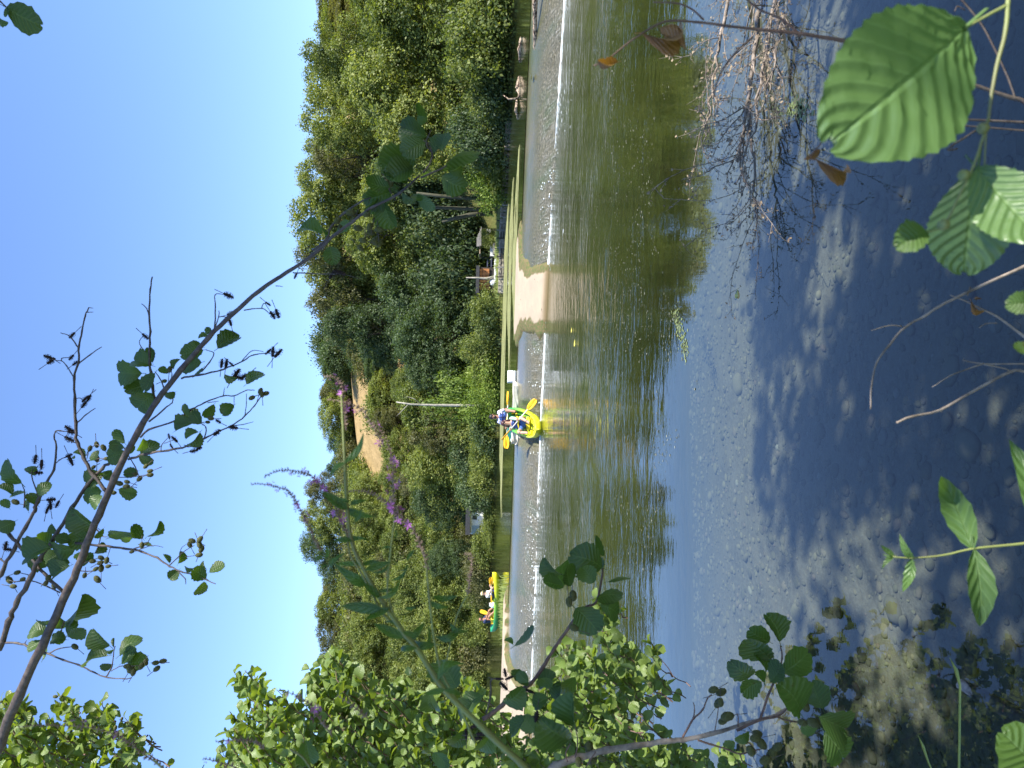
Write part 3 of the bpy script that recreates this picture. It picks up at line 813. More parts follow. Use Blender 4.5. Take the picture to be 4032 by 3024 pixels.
T_ = [
 (325, 1190, 58, 280, 'light', 'light green tree filling the skyline behind the rounded one'),
 (115, 1262, 72, 260, 'light', 'light green tree stepping down at the right end of the skyline'),
 (575, 1195, 62, 240, 'light', 'light tree on the skyline just above the branch tip leaves'),
 (1415, 1268, 96, 220, 'grey', 'grey green ridge tree at the right end of the dry meadow'),
 (1545, 1262, 116, 220, 'olive', 'olive ridge tree above the middle of the dry meadow'),
 (40, 1265, 95, 420, 'olive', 'brownish olive tree on the skyline at the right end of the ridge'),
 (-10, 1290, 70, 420, 'olive', 'olive tree at the very right end of the skyline'),
 (90, 1330, 66, 300, 'olive', 'brown tinged tree in the dip at the right end of the skyline'),
 (-120, 1350, 46, 420, 'dense', 'bushy green tree at the far right edge, cut by the frame'),
 (60, 1430, 40, 420, 'dense', 'broad bright green tree overhanging the water at the right edge'),
 (215, 1185, 52, 300, 'light', 'tall yellow green tree with open top, rightmost on the skyline'),
 (330, 1370, 42, 400, 'dense', 'big rounded green tree behind the floating logs'),
 (450, 1172, 54, 300, 'light', 'tall open topped light green tree behind the big rounded tree'),
 (530, 1500, 41, 330, 'dense', 'leafy green tree leaning over the pool behind the leaf cluster'),
 (610, 1225, 57, 240, 'airy', 'airy tree filling the dip in the skyline at the branch tip'),
 (705, 1165, 60, 240, 'light', 'pale open tree beside the tallest tree of the row'),
 (855, 1130, 62, 330, 'light', 'tallest pale green tree of the far bank with bare twigs showing'),
 (990, 1150, 64, 240, 'airy', 'thin topped tree directly left of the tallest pale tree'),
 (640, 1480, 51, 260, 'grey', 'dark grey green tree above the bright bush at the water'),
 (790, 1420, 54, 270, 'dense', 'green tree above the grassy terrace with ivy trunks'),
 (950, 1370, 57, 300, 'dense', 'green tree rising above the pergola'),
 (1070, 1200, 66, 260, 'light', 'light tree on the skyline above the orange cabin'),
 (1160, 1470, 56, 300, 'grey', 'grey green willow above the orange cabin'),
 (1190, 1205, 66, 240, 'airy', 'loose topped tree above the grey willow'),
 (1290, 1262, 64, 230, 'grey', 'greyish tree left of the loose topped one, before the meadow starts'),
 (1330, 1520, 53, 330, 'grey', 'large grey green willow hanging over the bank left of the cabin'),
 (1450, 1600, 52, 230, 'dark', 'dark tree above the black hollow in the bank'),
 (1215, 1700, 53, 240, 'grey', 'low silvery green tree drooping beside the orange cabin'),
 (1050, 1740, 53, 170, 'dense', 'small green tree between pergola and orange cabin'),
 (1590, 1575, 54, 290, 'dense', 'green tree behind the bare white trunk'),
 (1700, 1600, 53, 200, 'olive', 'olive green tree behind the front kayak paddlers'),
 (1840, 1600, 55, 280, 'dense', 'leafy green tree standing between front kayak and white hut'),
 (1960, 1620, 58, 230, 'dark', 'dark tree directly right of the white hut'),
 (2090, 1610, 64, 200, 'light', 'light tree rising behind the white hut'),
 (2210, 1680, 60, 170, 'dark', 'very dark round tree left of the white hut'),
 (2330, 1660, 61, 240, 'dense', 'tree behind the paddlers of the far kayak'),
 (2460, 1660, 62, 240, 'dense', 'tree behind the green stern of the far kayak'),
 (2600, 1640, 61, 240, 'light', 'yellowish tree beside the left apron, half behind the shrub'),
 (2760, 1600, 62, 260, 'dense', 'leafy tree at the left edge behind the alder shrub'),
 (2920, 1600, 64, 260, 'dense', 'leftmost leafy tree at the edge behind the alder shrub'),
 (1735, 1290, 120, 150, 'dark', 'round dark tree on the ridge above the largest dry meadow'),
 (1850, 1285, 124, 130, 'dark', 'second round dark tree on the ridge, left of the meadow top'),
 (1640, 1248, 112, 190, 'light', 'light green ridge tree right of the round dark one'),
 (1930, 1205, 112, 150, 'olive', 'ridge tree where the flower spikes meet the sky'),
 (2030, 1180, 114, 200, 'light', 'yellow green tree at the top of the left hill'),
 (2140, 1178, 116, 190, 'dark', 'dark crowned tree at the top of the left hill'),
 (2235, 1255, 118, 150, 'dark', 'dark tree stepping down from the left hilltop'),
]
for r_ in T_: tree(*r_[:5], r_[5])
HL = ['green hillside tree among the wooded slope', 'olive hillside tree among the wooded slope']
hill = [(1400, 1285, 105, 180, 'airy'), (1480, 1300, 122, 140, 'olive'), (1545, 1285, 120, 120, 'olive'), (2320, 1285, 122, 160, 'olive'), (2400, 1265, 120, 170, 'dense'), (2490, 1262, 118, 160, 'olive'), (2580, 1275, 118, 160, 'airy'), (2690, 1300, 116, 200, 'dense'), (2850, 1300, 116, 220, 'dense'), (3000, 1300, 116, 220, 'olive'),
        (1340, 1400, 84, 200, 'olive'), (1450, 1470, 76, 190, 'grey'), (1560, 1480, 74, 190, 'dense'), (1660, 1500, 72, 180, 'olive'), (1770, 1535, 70, 180, 'dense'), (1870, 1520, 72, 170, 'light'), (1940, 1420, 82, 170, 'dense'), (2030, 1400, 86, 180, 'light'), (2130, 1420, 88, 190, 'dense'), (2210, 1500, 78, 160, 'olive'), (2290, 1440, 84, 200, 'dense'), (2380, 1500, 76, 170, 'light'), (2480, 1410, 86, 210, 'dense'), (2590, 1430, 84, 200, 'dense'), (2700, 1440, 84, 200, 'olive'), (2820, 1440, 84, 200, 'dense'), (2950, 1440, 84, 220, 'dense'),
        (1240, 1330, 90, 200, 'olive'), (1130, 1300, 92, 200, 'dense'), (980, 1280, 96, 220, 'olive'), (820, 1290, 96, 220, 'dense'), (660, 1280, 92, 220, 'olive'), (520, 1290, 92, 220, 'dense'), (380, 1290, 90, 220, 'olive'), (250, 1330, 88, 220, 'olive'), (120, 1340, 86, 220, 'dense'), (-20, 1330, 84, 240, 'olive'),
        (720, 1350, 66, 240, 'grey'), (560, 1380, 62, 240, 'dense'), (880, 1340, 70, 240, 'dense'), (240, 1450, 56, 260, 'dense'), (120, 1500, 50, 240, 'dense'), (1080, 1420, 68, 220, 'dense'), (1250, 1420, 68, 220, 'grey'), (1380, 1500, 66, 200, 'grey'), (1520, 1570, 62, 180, 'dense'), (2290, 1560, 68, 190, 'dense'), (2420, 1590, 68, 190, 'dense'), (2540, 1560, 70, 200, 'light'), (2660, 1570, 70, 200, 'dense'), (2140, 1540, 76, 180, 'dense'), (2010, 1530, 72, 180, 'dense'), (1900, 1600, 64, 160, 'olive')]
HN = {'dense': 'green', 'light': 'yellow green', 'airy': 'loose crowned green', 'grey': 'grey green', 'olive': 'olive', 'dark': 'dark'}
for (y, xt, D, w, k) in hill:
    if D < 100 and xt > 1380: xt -= 35
    if D > 100: xt -= 22
    tree(y, xt, D, w, k, '%s tree %s %s' % (HN[k], 'high on the ridge' if D > 100 else 'on the upper slope' if D > 80 else 'on the lower slope' if D > 66 else 'behind the front row', where(y)), 'trees on the wooded hillside behind the river bank')
rs = random.Random(14)
for j in range(46):
    py_ = 1180 + j * 42; D = rs.uniform(100, 114); q = P(1400, py_, D); gz = float(ground_z(q.x, q.y))
    if 1480 < py_ < 1800: D = 118; q = P(1400, py_, D); gz = float(ground_z(q.x, q.y))
    shrub(q.x, q.y, gz - .5, rs.uniform(6, 9), rs.uniform(3.5, 6.5), ['olive', 'grey', 'green'][j % 3], 'thicket on the hill crest %s' % where(py_), 'thickets along the hill crest')
for j in range(60):
    py_ = rs.uniform(1150, 3050); D = rs.uniform(72, 100)
    if 1430 < py_ < 1920 and D > 84: continue
    q = P(1500, py_, D); gz = float(ground_z(q.x, q.y)); shrub(q.x, q.y, gz - .4, rs.uniform(4, 7), rs.uniform(3.0, 5.0), ['olive', 'green', 'grey'][j % 3], 'rounded %s thicket on the slope %s' % (['olive', 'green', 'grey green'][j % 3], where(py_)), 'thickets on the slope')
# low greenery along the far water line
rs = random.Random(4)
SL = {'green': 'green shrub', 'grey': 'grey green shrub', 'bright': 'bright green shrub', 'olive': 'olive shrub'}
for px_ in range(-60, 3100, 62):
    D0 = 45
    for _ in range(6):
        q = P(1950, px_, D0); D0 = D0 + (float(shore(q.x)) - q.y) * .9
    q = P(1950, px_, D0 + 0.6)
    if 720 < px_ < 1215: continue
    k = rs.choice(['green', 'green', 'grey', 'olive'])
    if 1480 < px_ < 1640 or 660 < px_ < 700: k = 'bright'
    h = rs.uniform(1.5, 2.8) * (1.3 if px_ < 620 else 1.0)
    if 1980 < px_ < 2120: h = 0.9
    shrub(q.x, q.y + rs.uniform(0, 1.0), 0.5, rs.uniform(2.4, 3.8), h, k, '%s at the far water line %s' % (SL[k], where(px_)), 'shrubs along the far water line')
for k, py_ in enumerate(range(650, 1190, 52)):
    q = P(1900, py_, 52.5 + (k % 2)); gz = float(ground_z(q.x, q.y)); shrub(q.x, q.y, gz - .2, 4.6, 4.2 + .6 * (k % 3), ['grey', 'green'][k % 2], 'dense shady shrub behind the terrace %s' % where(py_), 'shrubs behind the terrace')
q = G(1972, 672, 0.65); shrub(q.x, q.y + .5, 0.6, 1.5, 1.5, 'bright', 'bright yellow green bush at the water, right of the grassy terrace')
for (x, y, D, w, h, k, lab) in [(1860, 1590, 50, 2.6, 4.6, 'bright', 'bright yellow green bush below the bare white trunk'), (1840, 1500, 50.5, 3.2, 3.8, 'bright', 'yellow green bush left of the white tub'), (1880, 1790, 51, 3.0, 3.0, 'grey', 'grey green bush right of the front paddlers'), (1880, 1700, 51, 2.8, 3.0, 'green', 'green bush behind the two front paddlers'),
                             (1800, 2080, 70, 4.0, 3.0, 'bright', 'clipped bright hedge above the roof of the white hut'), (1830, 2140, 62, 3.0, 2.6, 'olive', 'yellowish bush just left of the white hut'), (1890, 1980, 58, 2.8, 2.6, 'dark', 'dark bush just right of the white hut'),
                             (1880, 930, 47.5, 1.3, 1.1, 'green', 'small green shrub on the terrace under the pergola'), (1850, 700, 46, 3.0, 3.0, 'grey', 'grey shrub behind the bright bush at the water')]:
    q = P(x, y, D); gz = float(ground_z(q.x, q.y)); shrub(q.x, q.y, max(0.6, gz) - .1, w, h, k if k != 'dark' else 'grey', lab)
# bare and ivy-clad trunks that show on the far bank
def trunk_line(name, pix, D, r_px, mat, label, n=7):
    mb = MB(); pts = [P(x, y, D) for x, y in pix]
    mb.tube(pts, [PX(r, D) for r in r_px], n)
    c = pts[-1]
    root = empty(name, c, label, 'tree')
    mb.build('trunk', mat, root); return root
rt_ = trunk_line('bare_tree', [(1560, 1583), (1620, 1592), (1700, 1595), (1780, 1596), (1860, 1598), (1935, 1600)], 47.5, [2.5, 3.5, 4.5, 5.5, 6, 6.5], M['bark_pale'], 'slender bare white trunk leaning right above the front kayak')
mb = MB(); mb.tube([P(1610, 1590, 47.5), P(1590, 1610, 47.5), P(1560, 1640, 47.6)], [.03, .02, .006], 4); mb.tube([P(1660, 1593, 47.5), P(1630, 1570, 47.4), P(1600, 1560, 47.4)], [.03, .02, .006], 4); mb.build('limb', M['bark_pale'], rt_)
trunk_line('ivy_tree', [(1640, 760), (1740, 772), (1850, 780), (1935, 785)], 45.8, [5, 7, 8, 9], M['bark_mid'], 'rightmost of three slanting pale trunks on the grassy terrace')
trunk_line('ivy_tree', [(1660, 815), (1760, 818), (1850, 822), (1935, 826)], 46.4, [5, 7, 8, 9], M['bark_mid'], 'middle of three slanting trunks on the grassy terrace')
trunk_line('ivy_tree', [(1740, 872), (1800, 857), (1850, 845), (1940, 838)], 46.9, [6, 8, 9, 10], M['bark_mid'], 'leftmost slanting pale trunk next to the pergola')
trunk_line("bare_tree", [(1835, 1093), (1880, 1094), (1915, 1097), (1948, 1090)], 46.2, [2, 4, 5, 6], M['bark_pale'], 'short pale birch trunk in front of the orange cabin')
# dead pale twigs inside the tallest trees and a dead trunk on the hill
for (pix, D, r_, lab) in [([(1700, 2515), (1640, 2512), (1560, 2510), (1480, 2518)], 100, [.05, .1, .06, .02], 'grey dead tree standing on the hillside')]:
    trunk_line('dead_tree', [(x, y) for x, y in pix], D, [x * F / D for x in r_], M['bark_pale'], lab)
# shade trees on the near right bank, outside the picture, whose crowns keep the sun off the near water
for k, (x, y, z, w, h) in enumerate(SHADE if 'SHADE' in globals() else []):
    root = empty('alder_tree', (x, y, z), ['tall alder on the near right bank casting shade on the shallows', 'second alder on the near right bank behind the camera', 'third alder on the near right bank, closest to the water edge'][k], 'tree')
    mw = Matrix.Translation((x, y, z)) @ Matrix.Rotation(k, 4, 'Z') @ Matrix.Diagonal((w / 7.0, w / 7.0, h / 10.0, 1))
    link('trunk', TR[0], root, mw); link('crown', PRO['shade'][k % 2], root, mw)
# ------------------------------------------------------------------ people
def skin_mesh(name, V, E, Rr, mat, lvl=2, root=0):
    me = bpy.data.meshes.new(name); me.from_pydata([tuple(v) for v in V], E, [])
    o = bpy.data.objects.new(name + '_tmp', me); COL.objects.link(o)
    m1 = o.modifiers.new('s', 'SKIN'); m1.use_smooth_shade = True
    m2 = o.modifiers.new('u', 'SUBSURF'); m2.levels = lvl; m2.render_levels = lvl
    sk = me.skin_vertices[0].data
    for i, r in enumerate(Rr):
        sk[i].radius = r if isinstance(r, tuple) else (r, r); sk[i].use_root = (i == root)
    dg = bpy.context.evaluated_depsgraph_get(); dg.update()
    out = bpy.data.meshes.new_from_object(o.evaluated_get(dg))
    bpy.data.objects.remove(o); bpy.data.meshes.remove(me)
    out.name = name; out.materials.clear(); out.materials.append(mat)
    out.polygons.foreach_set('use_smooth', [True] * len(out.polygons))
    return out
def person(loc, face, label, hands, skin, vest, shirt, shorts, hair, lean=(0, 0), headh=1.0, knees=None, feet=None, opts=(), group=None, sleeves='short'):
    """seated figure; loc = seat point, face = horizontal heading (Vector); hands in world coordinates (right, left)"""
    f = Vector((face.x, face.y, 0)).normalized(); rgt = Vector((f.y, -f.x, 0))
    B = Matrix(((rgt.x, f.x, 0, loc[0]), (rgt.y, f.y, 0, loc[1]), (0, 0, 1, loc[2]), (0, 0, 0, 1)))
    Bi = B.inverted()
    root = empty('person', loc, label, 'person', group)
    h = headh; lx, ly = lean
    pel = Vector((0, 0, .10)); ab = Vector((lx * .3, ly * .3, .24 * h)); ch = Vector((lx * .6, ly * .6, .42 * h)); nk = Vector((lx * .85, ly * .85, .57 * h)); hb = Vector((lx, ly + .02, .66 * h)); ht = Vector((lx, ly + .03, .78 * h))
    V = [pel, ab, ch, nk, hb, ht]; E = [(0, 1), (1, 2), (2, 3), (3, 4), (4, 5)]
    R_ = [(.15, .12), (.135, .1), (.15, .10), (.055, .055), (.072, .085), (.068, .08)]
    arms = []
    for sgn, hw in ((1, hands[0]), (-1, hands[1])):
        hd = Bi @ Vector(hw); sh = ch + Vector((sgn * .17, 0, .09 * h)); d = hd - sh; L = d.length
        dn = Vector((sgn * .35, -.25, -1)).normalized()
        ax = d.normalized(); pn = (dn - ax * dn.dot(ax)).normalized()
        half = min(L / 2, .275); off = math.sqrt(max(.28 ** 2 - (L / 2) ** 2, 0.0004)) if L < .56 else .02
        el = sh + d * .5 + pn * off
        i = len(V); V += [sh, el, hd - ax * .03]; E += [(2, i), (i, i + 1), (i + 1, i + 2)]; R_ += [.055, .042, .028]
        arms.append((sh, el, hd))
    legs = []
    for k, sgn in enumerate((1, -1)):
        hp = Vector((sgn * .1, .04, .10)); kn = Vector((knees or [(.2, .40, .36), (-.2, .40, .36)])[k]); ft = Vector((feet or [(.16, .72, .08), (-.16, .72, .08)])[k])
        i = len(V); V += [hp, kn, ft, ft + Vector((0, .14, .03))]; E += [(0, i), (i, i + 1), (i + 1, i + 2), (i + 2, i + 3)]; R_ += [.085, .06, .04, .03]
        legs.append((hp, kn, ft))
    body = skin_mesh('body', V, E, R_, skin)
    bo = link('body', body, root, B)
    for (sh, el, hd) in arms:                            # fingers closed round the shaft
        mb = MB()
        d = (hd - el).normalized(); s_ = d.cross(Vector((0, 0, 1))).normalized(); u_ = s_.cross(d)
        for q in range(4):
            b0 = hd + s_ * (.032 - .021 * q) ; mb.tube([b0 - d * .02, b0 + d * .03 + u_ * .02, b0 + d * .045 - u_ * .005, b0 + d * .02 - u_ * .02], [.011, .011, .010, .008], 5)
        mb.tube([hd + s_ * .035 - d * .02, hd + s_ * .045 + d * .01 - u_ * .015, hd + s_ * .02 + d * .035 - u_ * .025], [.013, .012, .009], 5)
        link('hand', mb.mesh('hand', skin), root, B)
    hc = (hb + ht) * .5
    mb = MB(); mb.ell(hc + Vector((0, .088, -.01)), (.013, .02, .022), 6, 5)
    link('nose', mb.mesh('nose', skin), root, B)
    for s_ in (-1, 1):
        mb = MB(); mb.ell(hc + Vector((s_ * .078, 0, -.005)), (.012, .02, .03), 6, 5); link('ear', mb.mesh('ear', skin), root, B)
    mb = MB(); mb.tube([hc + Vector((-.025, .086, -.052)), hc + Vector((0, .092, -.054)), hc + Vector((.025, .086, -.052))], .006, 5)
    link('mouth', mb.mesh('mouth', M['lips']), root, B)
    mb = MB()
    for s_ in (-1, 1):
        if 'glasses' in opts: mb.ell(hc + Vector((s_ * .034, .082, .015)), (.03, .012, .02), 8, 5)
        else: mb.ell(hc + Vector((s_ * .032, .08, .015)), (.012, .008, .007), 6, 4)
    if 'glasses' in opts:
        mb.tube([hc + Vector((-.08, .02, .02)), hc + Vector((-.05, .08, .018)), hc + Vector((.05, .08, .018)), hc + Vector((.08, .02, .02))], .005, 4)
    link('sunglasses' if 'glasses' in opts else 'eyes', mb.mesh('eyes', M['black']), root, B)
    if 'bald' not in opts:
        mb = MB(); mb.ell(hc + Vector((0, -.022, .032)), (.092, .098, .095), 12, 8)
        if 'long' in opts:
            for q in range(9):
                an = math.pi + (q - 4) * .36; p0 = hc + Vector((math.sin(an) * .085, math.cos(an) * .08 - .01, .03)); s_ = -1 if q < 4 else 1
                mb.tube([p0, p0 + Vector((0.0, -.01, -.09)), p0 + Vector((p0.x * .35, -.0, -.2)), p0 + Vector((p0.x * .5, .01, -.28))], [.03, .034, .03, .01], 6)
        link('hair', mb.mesh('hair', hair), root, B)
    if 'beard' in opts:
        mb = MB(); mb.ell(hc + Vector((0, .04, -.075)), (.062, .055, .045), 10, 7); mb.ell(hc + Vector((0, .075, -.04)), (.035, .02, .012), 8, 5)
        link('beard', mb.mesh('beard', M['hair']), root, B)
    if 'cap' in opts:
        mb = MB(); mb.ell(hc + Vector((0, -.005, .05)), (.098, .105, .075), 12, 8); mb.ell(hc + Vector((0, .11, .04)), (.07, .07, .01), 10, 4)
        link('cap', mb.mesh('cap', M['cap']), root, B)
    # shirt / vest / shorts are looser skins over the same skeleton
    if shirt:
        Vs_ = [pel, ab, ch, nk - Vector((0, 0, .05))]; Es = [(0, 1), (1, 2), (2, 3)]; Rs = [(.155, .125), (.15, .115), (.165, .115), (.075, .07)]
        for sh, el, hd in arms:
            i = len(Vs_); e2 = sh.lerp(el, .8) if sleeves == 'short' else el; Vs_ += [sh, e2]; Es += [(2, i), (i, i + 1)]; Rs += [.075, .065]
            if sleeves == 'long': Vs_.append(el.lerp(hd, .7)); Es.append((i + 1, i + 2)); Rs.append(.045)
        link('shirt', skin_mesh('shirt', Vs_, Es, Rs, shirt, 1), root, B)
    if vest:
        Vs_ = [ab - Vector((0, 0, .05)), ab.lerp(ch, .6), ch + Vector((0, 0, .04)), nk - Vector((0, 0, .03))]
        vo = link('life_vest', skin_mesh('life_vest', Vs_, [(0, 1), (1, 2), (2, 3)], [(.185, .15), (.185, .16), (.175, .15), (.08, .085)], vest, 1), root, B)
        mb = MB()
        for zz in (.30, .40, .48): mb.tube([Vector((-.175, .04, zz * h)) + ch * 0 + Vector((lx * .5, ly * .5, 0)), Vector((-.10, .155, zz * h)) + Vector((lx * .5, ly * .5, 0)), Vector((.10, .155, zz * h)) + Vector((lx * .5, ly * .5, 0)), Vector((.175, .04, zz * h)) + Vector((lx * .5, ly * .5, 0))], .014, 5)
        mb.tube([Vector((lx * .4, ly * .4 + .155, .22 * h)), Vector((lx * .6, ly * .6 + .165, .52 * h))], .012, 5)
        link('strap', mb.mesh('strap', M['strap']), vo, B); vo.children[0].matrix_parent_inverse = (root.matrix_basis @ Matrix.Identity(4)).inverted() if False else vo.matrix_basis.inverted()
        vo.children[0].matrix_basis = Matrix.Identity(4) @ vo.matrix_basis
        if 'yellow_panel' in opts:
            mb = MB(); mb.box((lx * .3 - .08, ly * .3 + .155, .20 * h), (.12, .03, .10)); mb.box((lx * .3 + .08, ly * .3 + .155, .20 * h), (.12, .03, .10))
            link('panel', mb.mesh('panel', M['vest_yellow'], False), root, B)
    if shorts:
        Vs_ = [pel - Vector((0, 0, .0))]; Es = []; Rs = [(.165, .14)]
        for hp, kn, ft in legs:
            i = len(Vs_); Vs_ += [hp, hp.lerp(kn, .75)]; Es += [(0, i), (i, i + 1)]; Rs += [.105, .09]
        link('shorts', skin_mesh('shorts', Vs_, Es, Rs, shorts, 1), root, B)
    return root
M['lips'] = simple('lips', (0.35, 0.12, 0.1))
M['cap'] = simple('pale yellow cap', (0.75, 0.65, 0.35))

# ------------------------------------------------------------------ kayaks and paddles
def kayak_hull():
    NS = 40; rows = []
    for i in range(NS + 1):
        u = i / NS; y = -1.95 + 3.9 * u
        e = abs(2 * u - 1)
        w = 0.43 * (1 - e ** 2.6) ** 0.55 if e < 1 else 0
        w = max(w, 0.018)
        keel = 0.0 + 0.26 * max(0, (e - .55) / .45) ** 2.2
        rim = 0.31 + 0.13 * max(0, (e - .35) / .65) ** 1.8
        dw = ss(0.86, 0.62, e); deck = rim - 0.02 - 0.17 * float(dw) + 0.035 * (1 - float(dw)) * (1 if w > .1 else 0)
        sec = [(0, keel - .01), (w * .45, keel), (w * .82, keel + .05), (w, keel + (rim - keel) * .55), (w * 1.0, rim - .03), (w * .93, rim), (w * .82, rim - .005), (w * .74, rim - .03 - .5 * (rim - deck - .02) * float(dw)), (w * .68, deck + .01), (w * .35, deck), (0, deck + .0)]
        ring = [(x, y, z) for x, z in sec] + [(-x, y, z) for x, z in sec[-2:0:-1]]
        rows.append(ring)
    n = len(rows[0]); V = [v for r in rows for v in r]; Fs = []
    for i in range(NS):
        for k in range(n): Fs.append((i * n + k, i * n + (k + 1) % n, (i + 1) * n + (k + 1) % n, (i + 1) * n + k))
    Fs.append(tuple(range(n - 1, -1, -1))); Fs.append(tuple(NS * n + k for k in range(n)))
    me = bpy.data.meshes.new('hull'); me.from_pydata(V, [], Fs); me.update()
    me.polygons.foreach_set('use_smooth', [True] * len(me.polygons)); me.materials.append(M['kayak']); return me
HULL = kayak_hull()
def kayak(bow, stern, label):
    ydir = (bow - stern).normalized(); xdir = ydir.cross(Vector((0, 0, 1))).normalized(); zdir = xdir.cross(ydir)
    c = (bow + stern) / 2
    MW = Matrix(((xdir.x, ydir.x, zdir.x, c.x), (xdir.y, ydir.y, zdir.y, c.y), (xdir.z, ydir.z, zdir.z, c.z), (0, 0, 0, 1)))
    root = empty('kayak', c, label, 'kayak', None)
    link('hull', HULL, root, MW)
    for y in (-.75, .45):
        mb = MB(); mb.tube([(-.2, y - .16, .2), (-.2, y - .19, .40), (0, y - .21, .44), (.2, y - .19, .40), (.2, y - .16, .2)], .03, 6)
        mb.ell((0, y, .17), (.24, .2, .05), 10, 6)
        link('seat', mb.mesh('seat', M['kayak_seat']), root, MW)
    mb = MB(); mb.tube([(-.06, 1.72, .42), (-.03, 1.80, .49), (.03, 1.80, .49), (.06, 1.72, .42)], .012, 5); mb.tube([(0, 1.8, .48), (.04, 1.6, .5), (.1, 1.5, .46)], .008, 4)
    link('handle', mb.mesh('handle', M['black']), root, MW)
    for s_ in (-1, 1):
        for y in (.9, 1.15):
            mb = MB(); mb.box((s_ * .22, y, .2), (.12, .10, .06)); link('foot_rest', mb.mesh('foot_rest', M['kayak_seat'], False), root, MW)
    return root, MW
M['kayak_seat'] = simple('yellow moulded plastic', (0.75, 0.6, 0.02), (0.6, 0.45, 0.02), 6, 0.45)
def paddle(a, b, label, na, nb):
    """a, b tip points; na, nb: blade face normals"""
    a = Vector(a); b = Vector(b); d = (b - a).normalized(); L = (b - a).length
    root = empty('paddle', (a + b) / 2, label, 'paddle')
    mb = MB(); mb.tube([a + d * .36, b - d * .36], .016, 7); mb.build('shaft', M['shaft'], root)
    for p, dd, nn in ((a, d, na), (b, -d, nb)):
        nn = Vector(nn); nn = (nn - dd * nn.dot(dd)).normalized(); s_ = dd.cross(nn)
        V = []; Fs = []
        prof = [(0, .045), (.05, .085), (.15, .10), (.27, .098), (.36, .075), (.42, .035), (.47, .018)]
        for u, w in prof:
            for k, c in enumerate((-1, -.6, -.12, 0, .12, .6, 1)):
                bend = .022 * c * c - (.012 if abs(c) < .05 else 0)
                V.append(p + dd * u + s_ * (w * c) + nn * (bend))
        n = 7; m = len(prof)
        base_n = len(V)
        V += [v - nn * .008 for v in V]
        for i in range(m - 1):
            for k in range(n - 1):
                Fs.append((i * n + k, i * n + k + 1, (i + 1) * n + k + 1, (i + 1) * n + k))
                Fs.append((base_n + i * n + k, base_n + (i + 1) * n + k, base_n + (i + 1) * n + k + 1, base_n + i * n + k + 1))
            Fs.append((i * n, (i + 1) * n, base_n + (i + 1) * n, base_n + i * n)); Fs.append((i * n + n - 1, base_n + i * n + n - 1, base_n + (i + 1) * n + n - 1, (i + 1) * n + n - 1))
        mb = MB(); mb.add(V, Fs); mb.tube([p + dd * .08 + nn * .012, p + dd * .42 + nn * .012], [.006, .014], 5); mb.build('blade', M['paddle'], root)
    return root
B1 = Vector((-1.34, 23.1, -0.24)); dS = Vector((0.22, 3.8, 1.02)).normalized(); S1 = B1 + dS * 3.9
k1, KM = kayak(B1, S1, 'yellow and green kayak with two paddlers sliding bow first down the weir')
face1 = -dS
rh, lh = P(2009, 1689, 24.15), P(2037, 1652, 24.05)
paddle(rh + (rh - lh).normalized() * 0.45 + Vector((0, .1, 0)), P(2111, 1573, 23.75), 'yellow paddle held slanting down by the front woman', (.6, 0, .6), (0.2, -1, .3))
wl = P(2045, 1668, 24.75)
person((wl.x, 24.8, 0.33), face1, 'person in blue life vest and sunglasses, front seat of the weir kayak', (rh, lh), M['skin'], M['vest'], M['shorts_mint'], M['vest'], M['hair_red'], lean=(0.0, 0.02), headh=1.0, knees=[(.24, .42, .30), (-.24, .42, .24)], feet=[(.2, .80, .02), (-.12, .80, -.02)], opts=('glasses', 'long'), sleeves='long')
rh2, lh2 = P(1992, 1684, 25.75), P(1997, 1611, 25.75)
paddle(P(1994, 1766, 25.75), P(2001, 1541, 25.75), 'yellow paddle held level by the bearded man in the weir kayak', (0.0, -1, .25), (0.0, -.25, 1))
person((-1.12, 25.98, 0.68), face1, 'person with dark beard, pale shirt and blue vest, back of the weir kayak', (rh2, lh2), M['skin_tan'], M['vest'], M['shirt_lilac'], M['shorts_green'], M['hair'], headh=1.02, lean=(0, 0), knees=[(.24, .36, .30), (-.27, .36, .30)], feet=[(.2, .62, -.02), (-.25, .62, 0)], opts=('beard', 'yellow_panel'))
# far kayak
c2 = G(1966, 2373, 0.65); d2 = Vector((.88, -.475, 0)); B2 = Vector((c2.x, c2.y, .60)) + d2 * 1.95; S2 = Vector((c2.x, c2.y, .60)) - d2 * 1.95
kayak(B2, S2, 'yellow to green kayak floating side on in the upper pool at the left')
wq = P(1912, 2338, 37.4); mq = P(1897, 2437, 38.9)
paddle(P(1933, 2272, 36.9), P(1936, 2378, 37.2), 'paddle raised by the woman in white in the far kayak', (0, -1, 0), (0, -.2, 1))
person((wq.x - .05, c2.y - .35, .78), d2, 'person in a white t-shirt and pale cap in the front of the far kayak', (P(1935, 2318, 37.1), P(1936, 2330, 37.3)), M['skin'], None, M['shirt_white'], M['shirt_navy'], M['hair'], headh=.95, opts=('cap',))
paddle(P(1890, 2405, 38.4), P(1972, 2433, 38.2), 'paddle held upright by the bald man in the far kayak', (0, -1, 0), (0.2, -1, 0))
person((mq.x + .05, c2.y + .75, .80), d2, 'person with a bald head in a navy shirt at the back of the far kayak', (P(1921, 2414, 38.3), P(1925, 2417, 38.3)), M['skin_tan'], None, M['shirt_navy'], M['vest_yellow'], M['hair'], headh=1.08, opts=('bald', 'beard'))
bq = P(1943, 2381, 38.0)
mb = MB(); mb.ell((0, 0, .13), (.17, .17, .15), 14, 9); mb.tube([(0, 0, .26), (0, 0, .30)], [.09, .085], 12); 
br = empty('barrel', (bq.x, bq.y, .83), 'white round waterproof barrel in the middle of the far kayak', 'barrel')
link('drum', mb.mesh('drum', M['white_plastic']), br, Matrix.Translation((bq.x, bq.y, .83)))
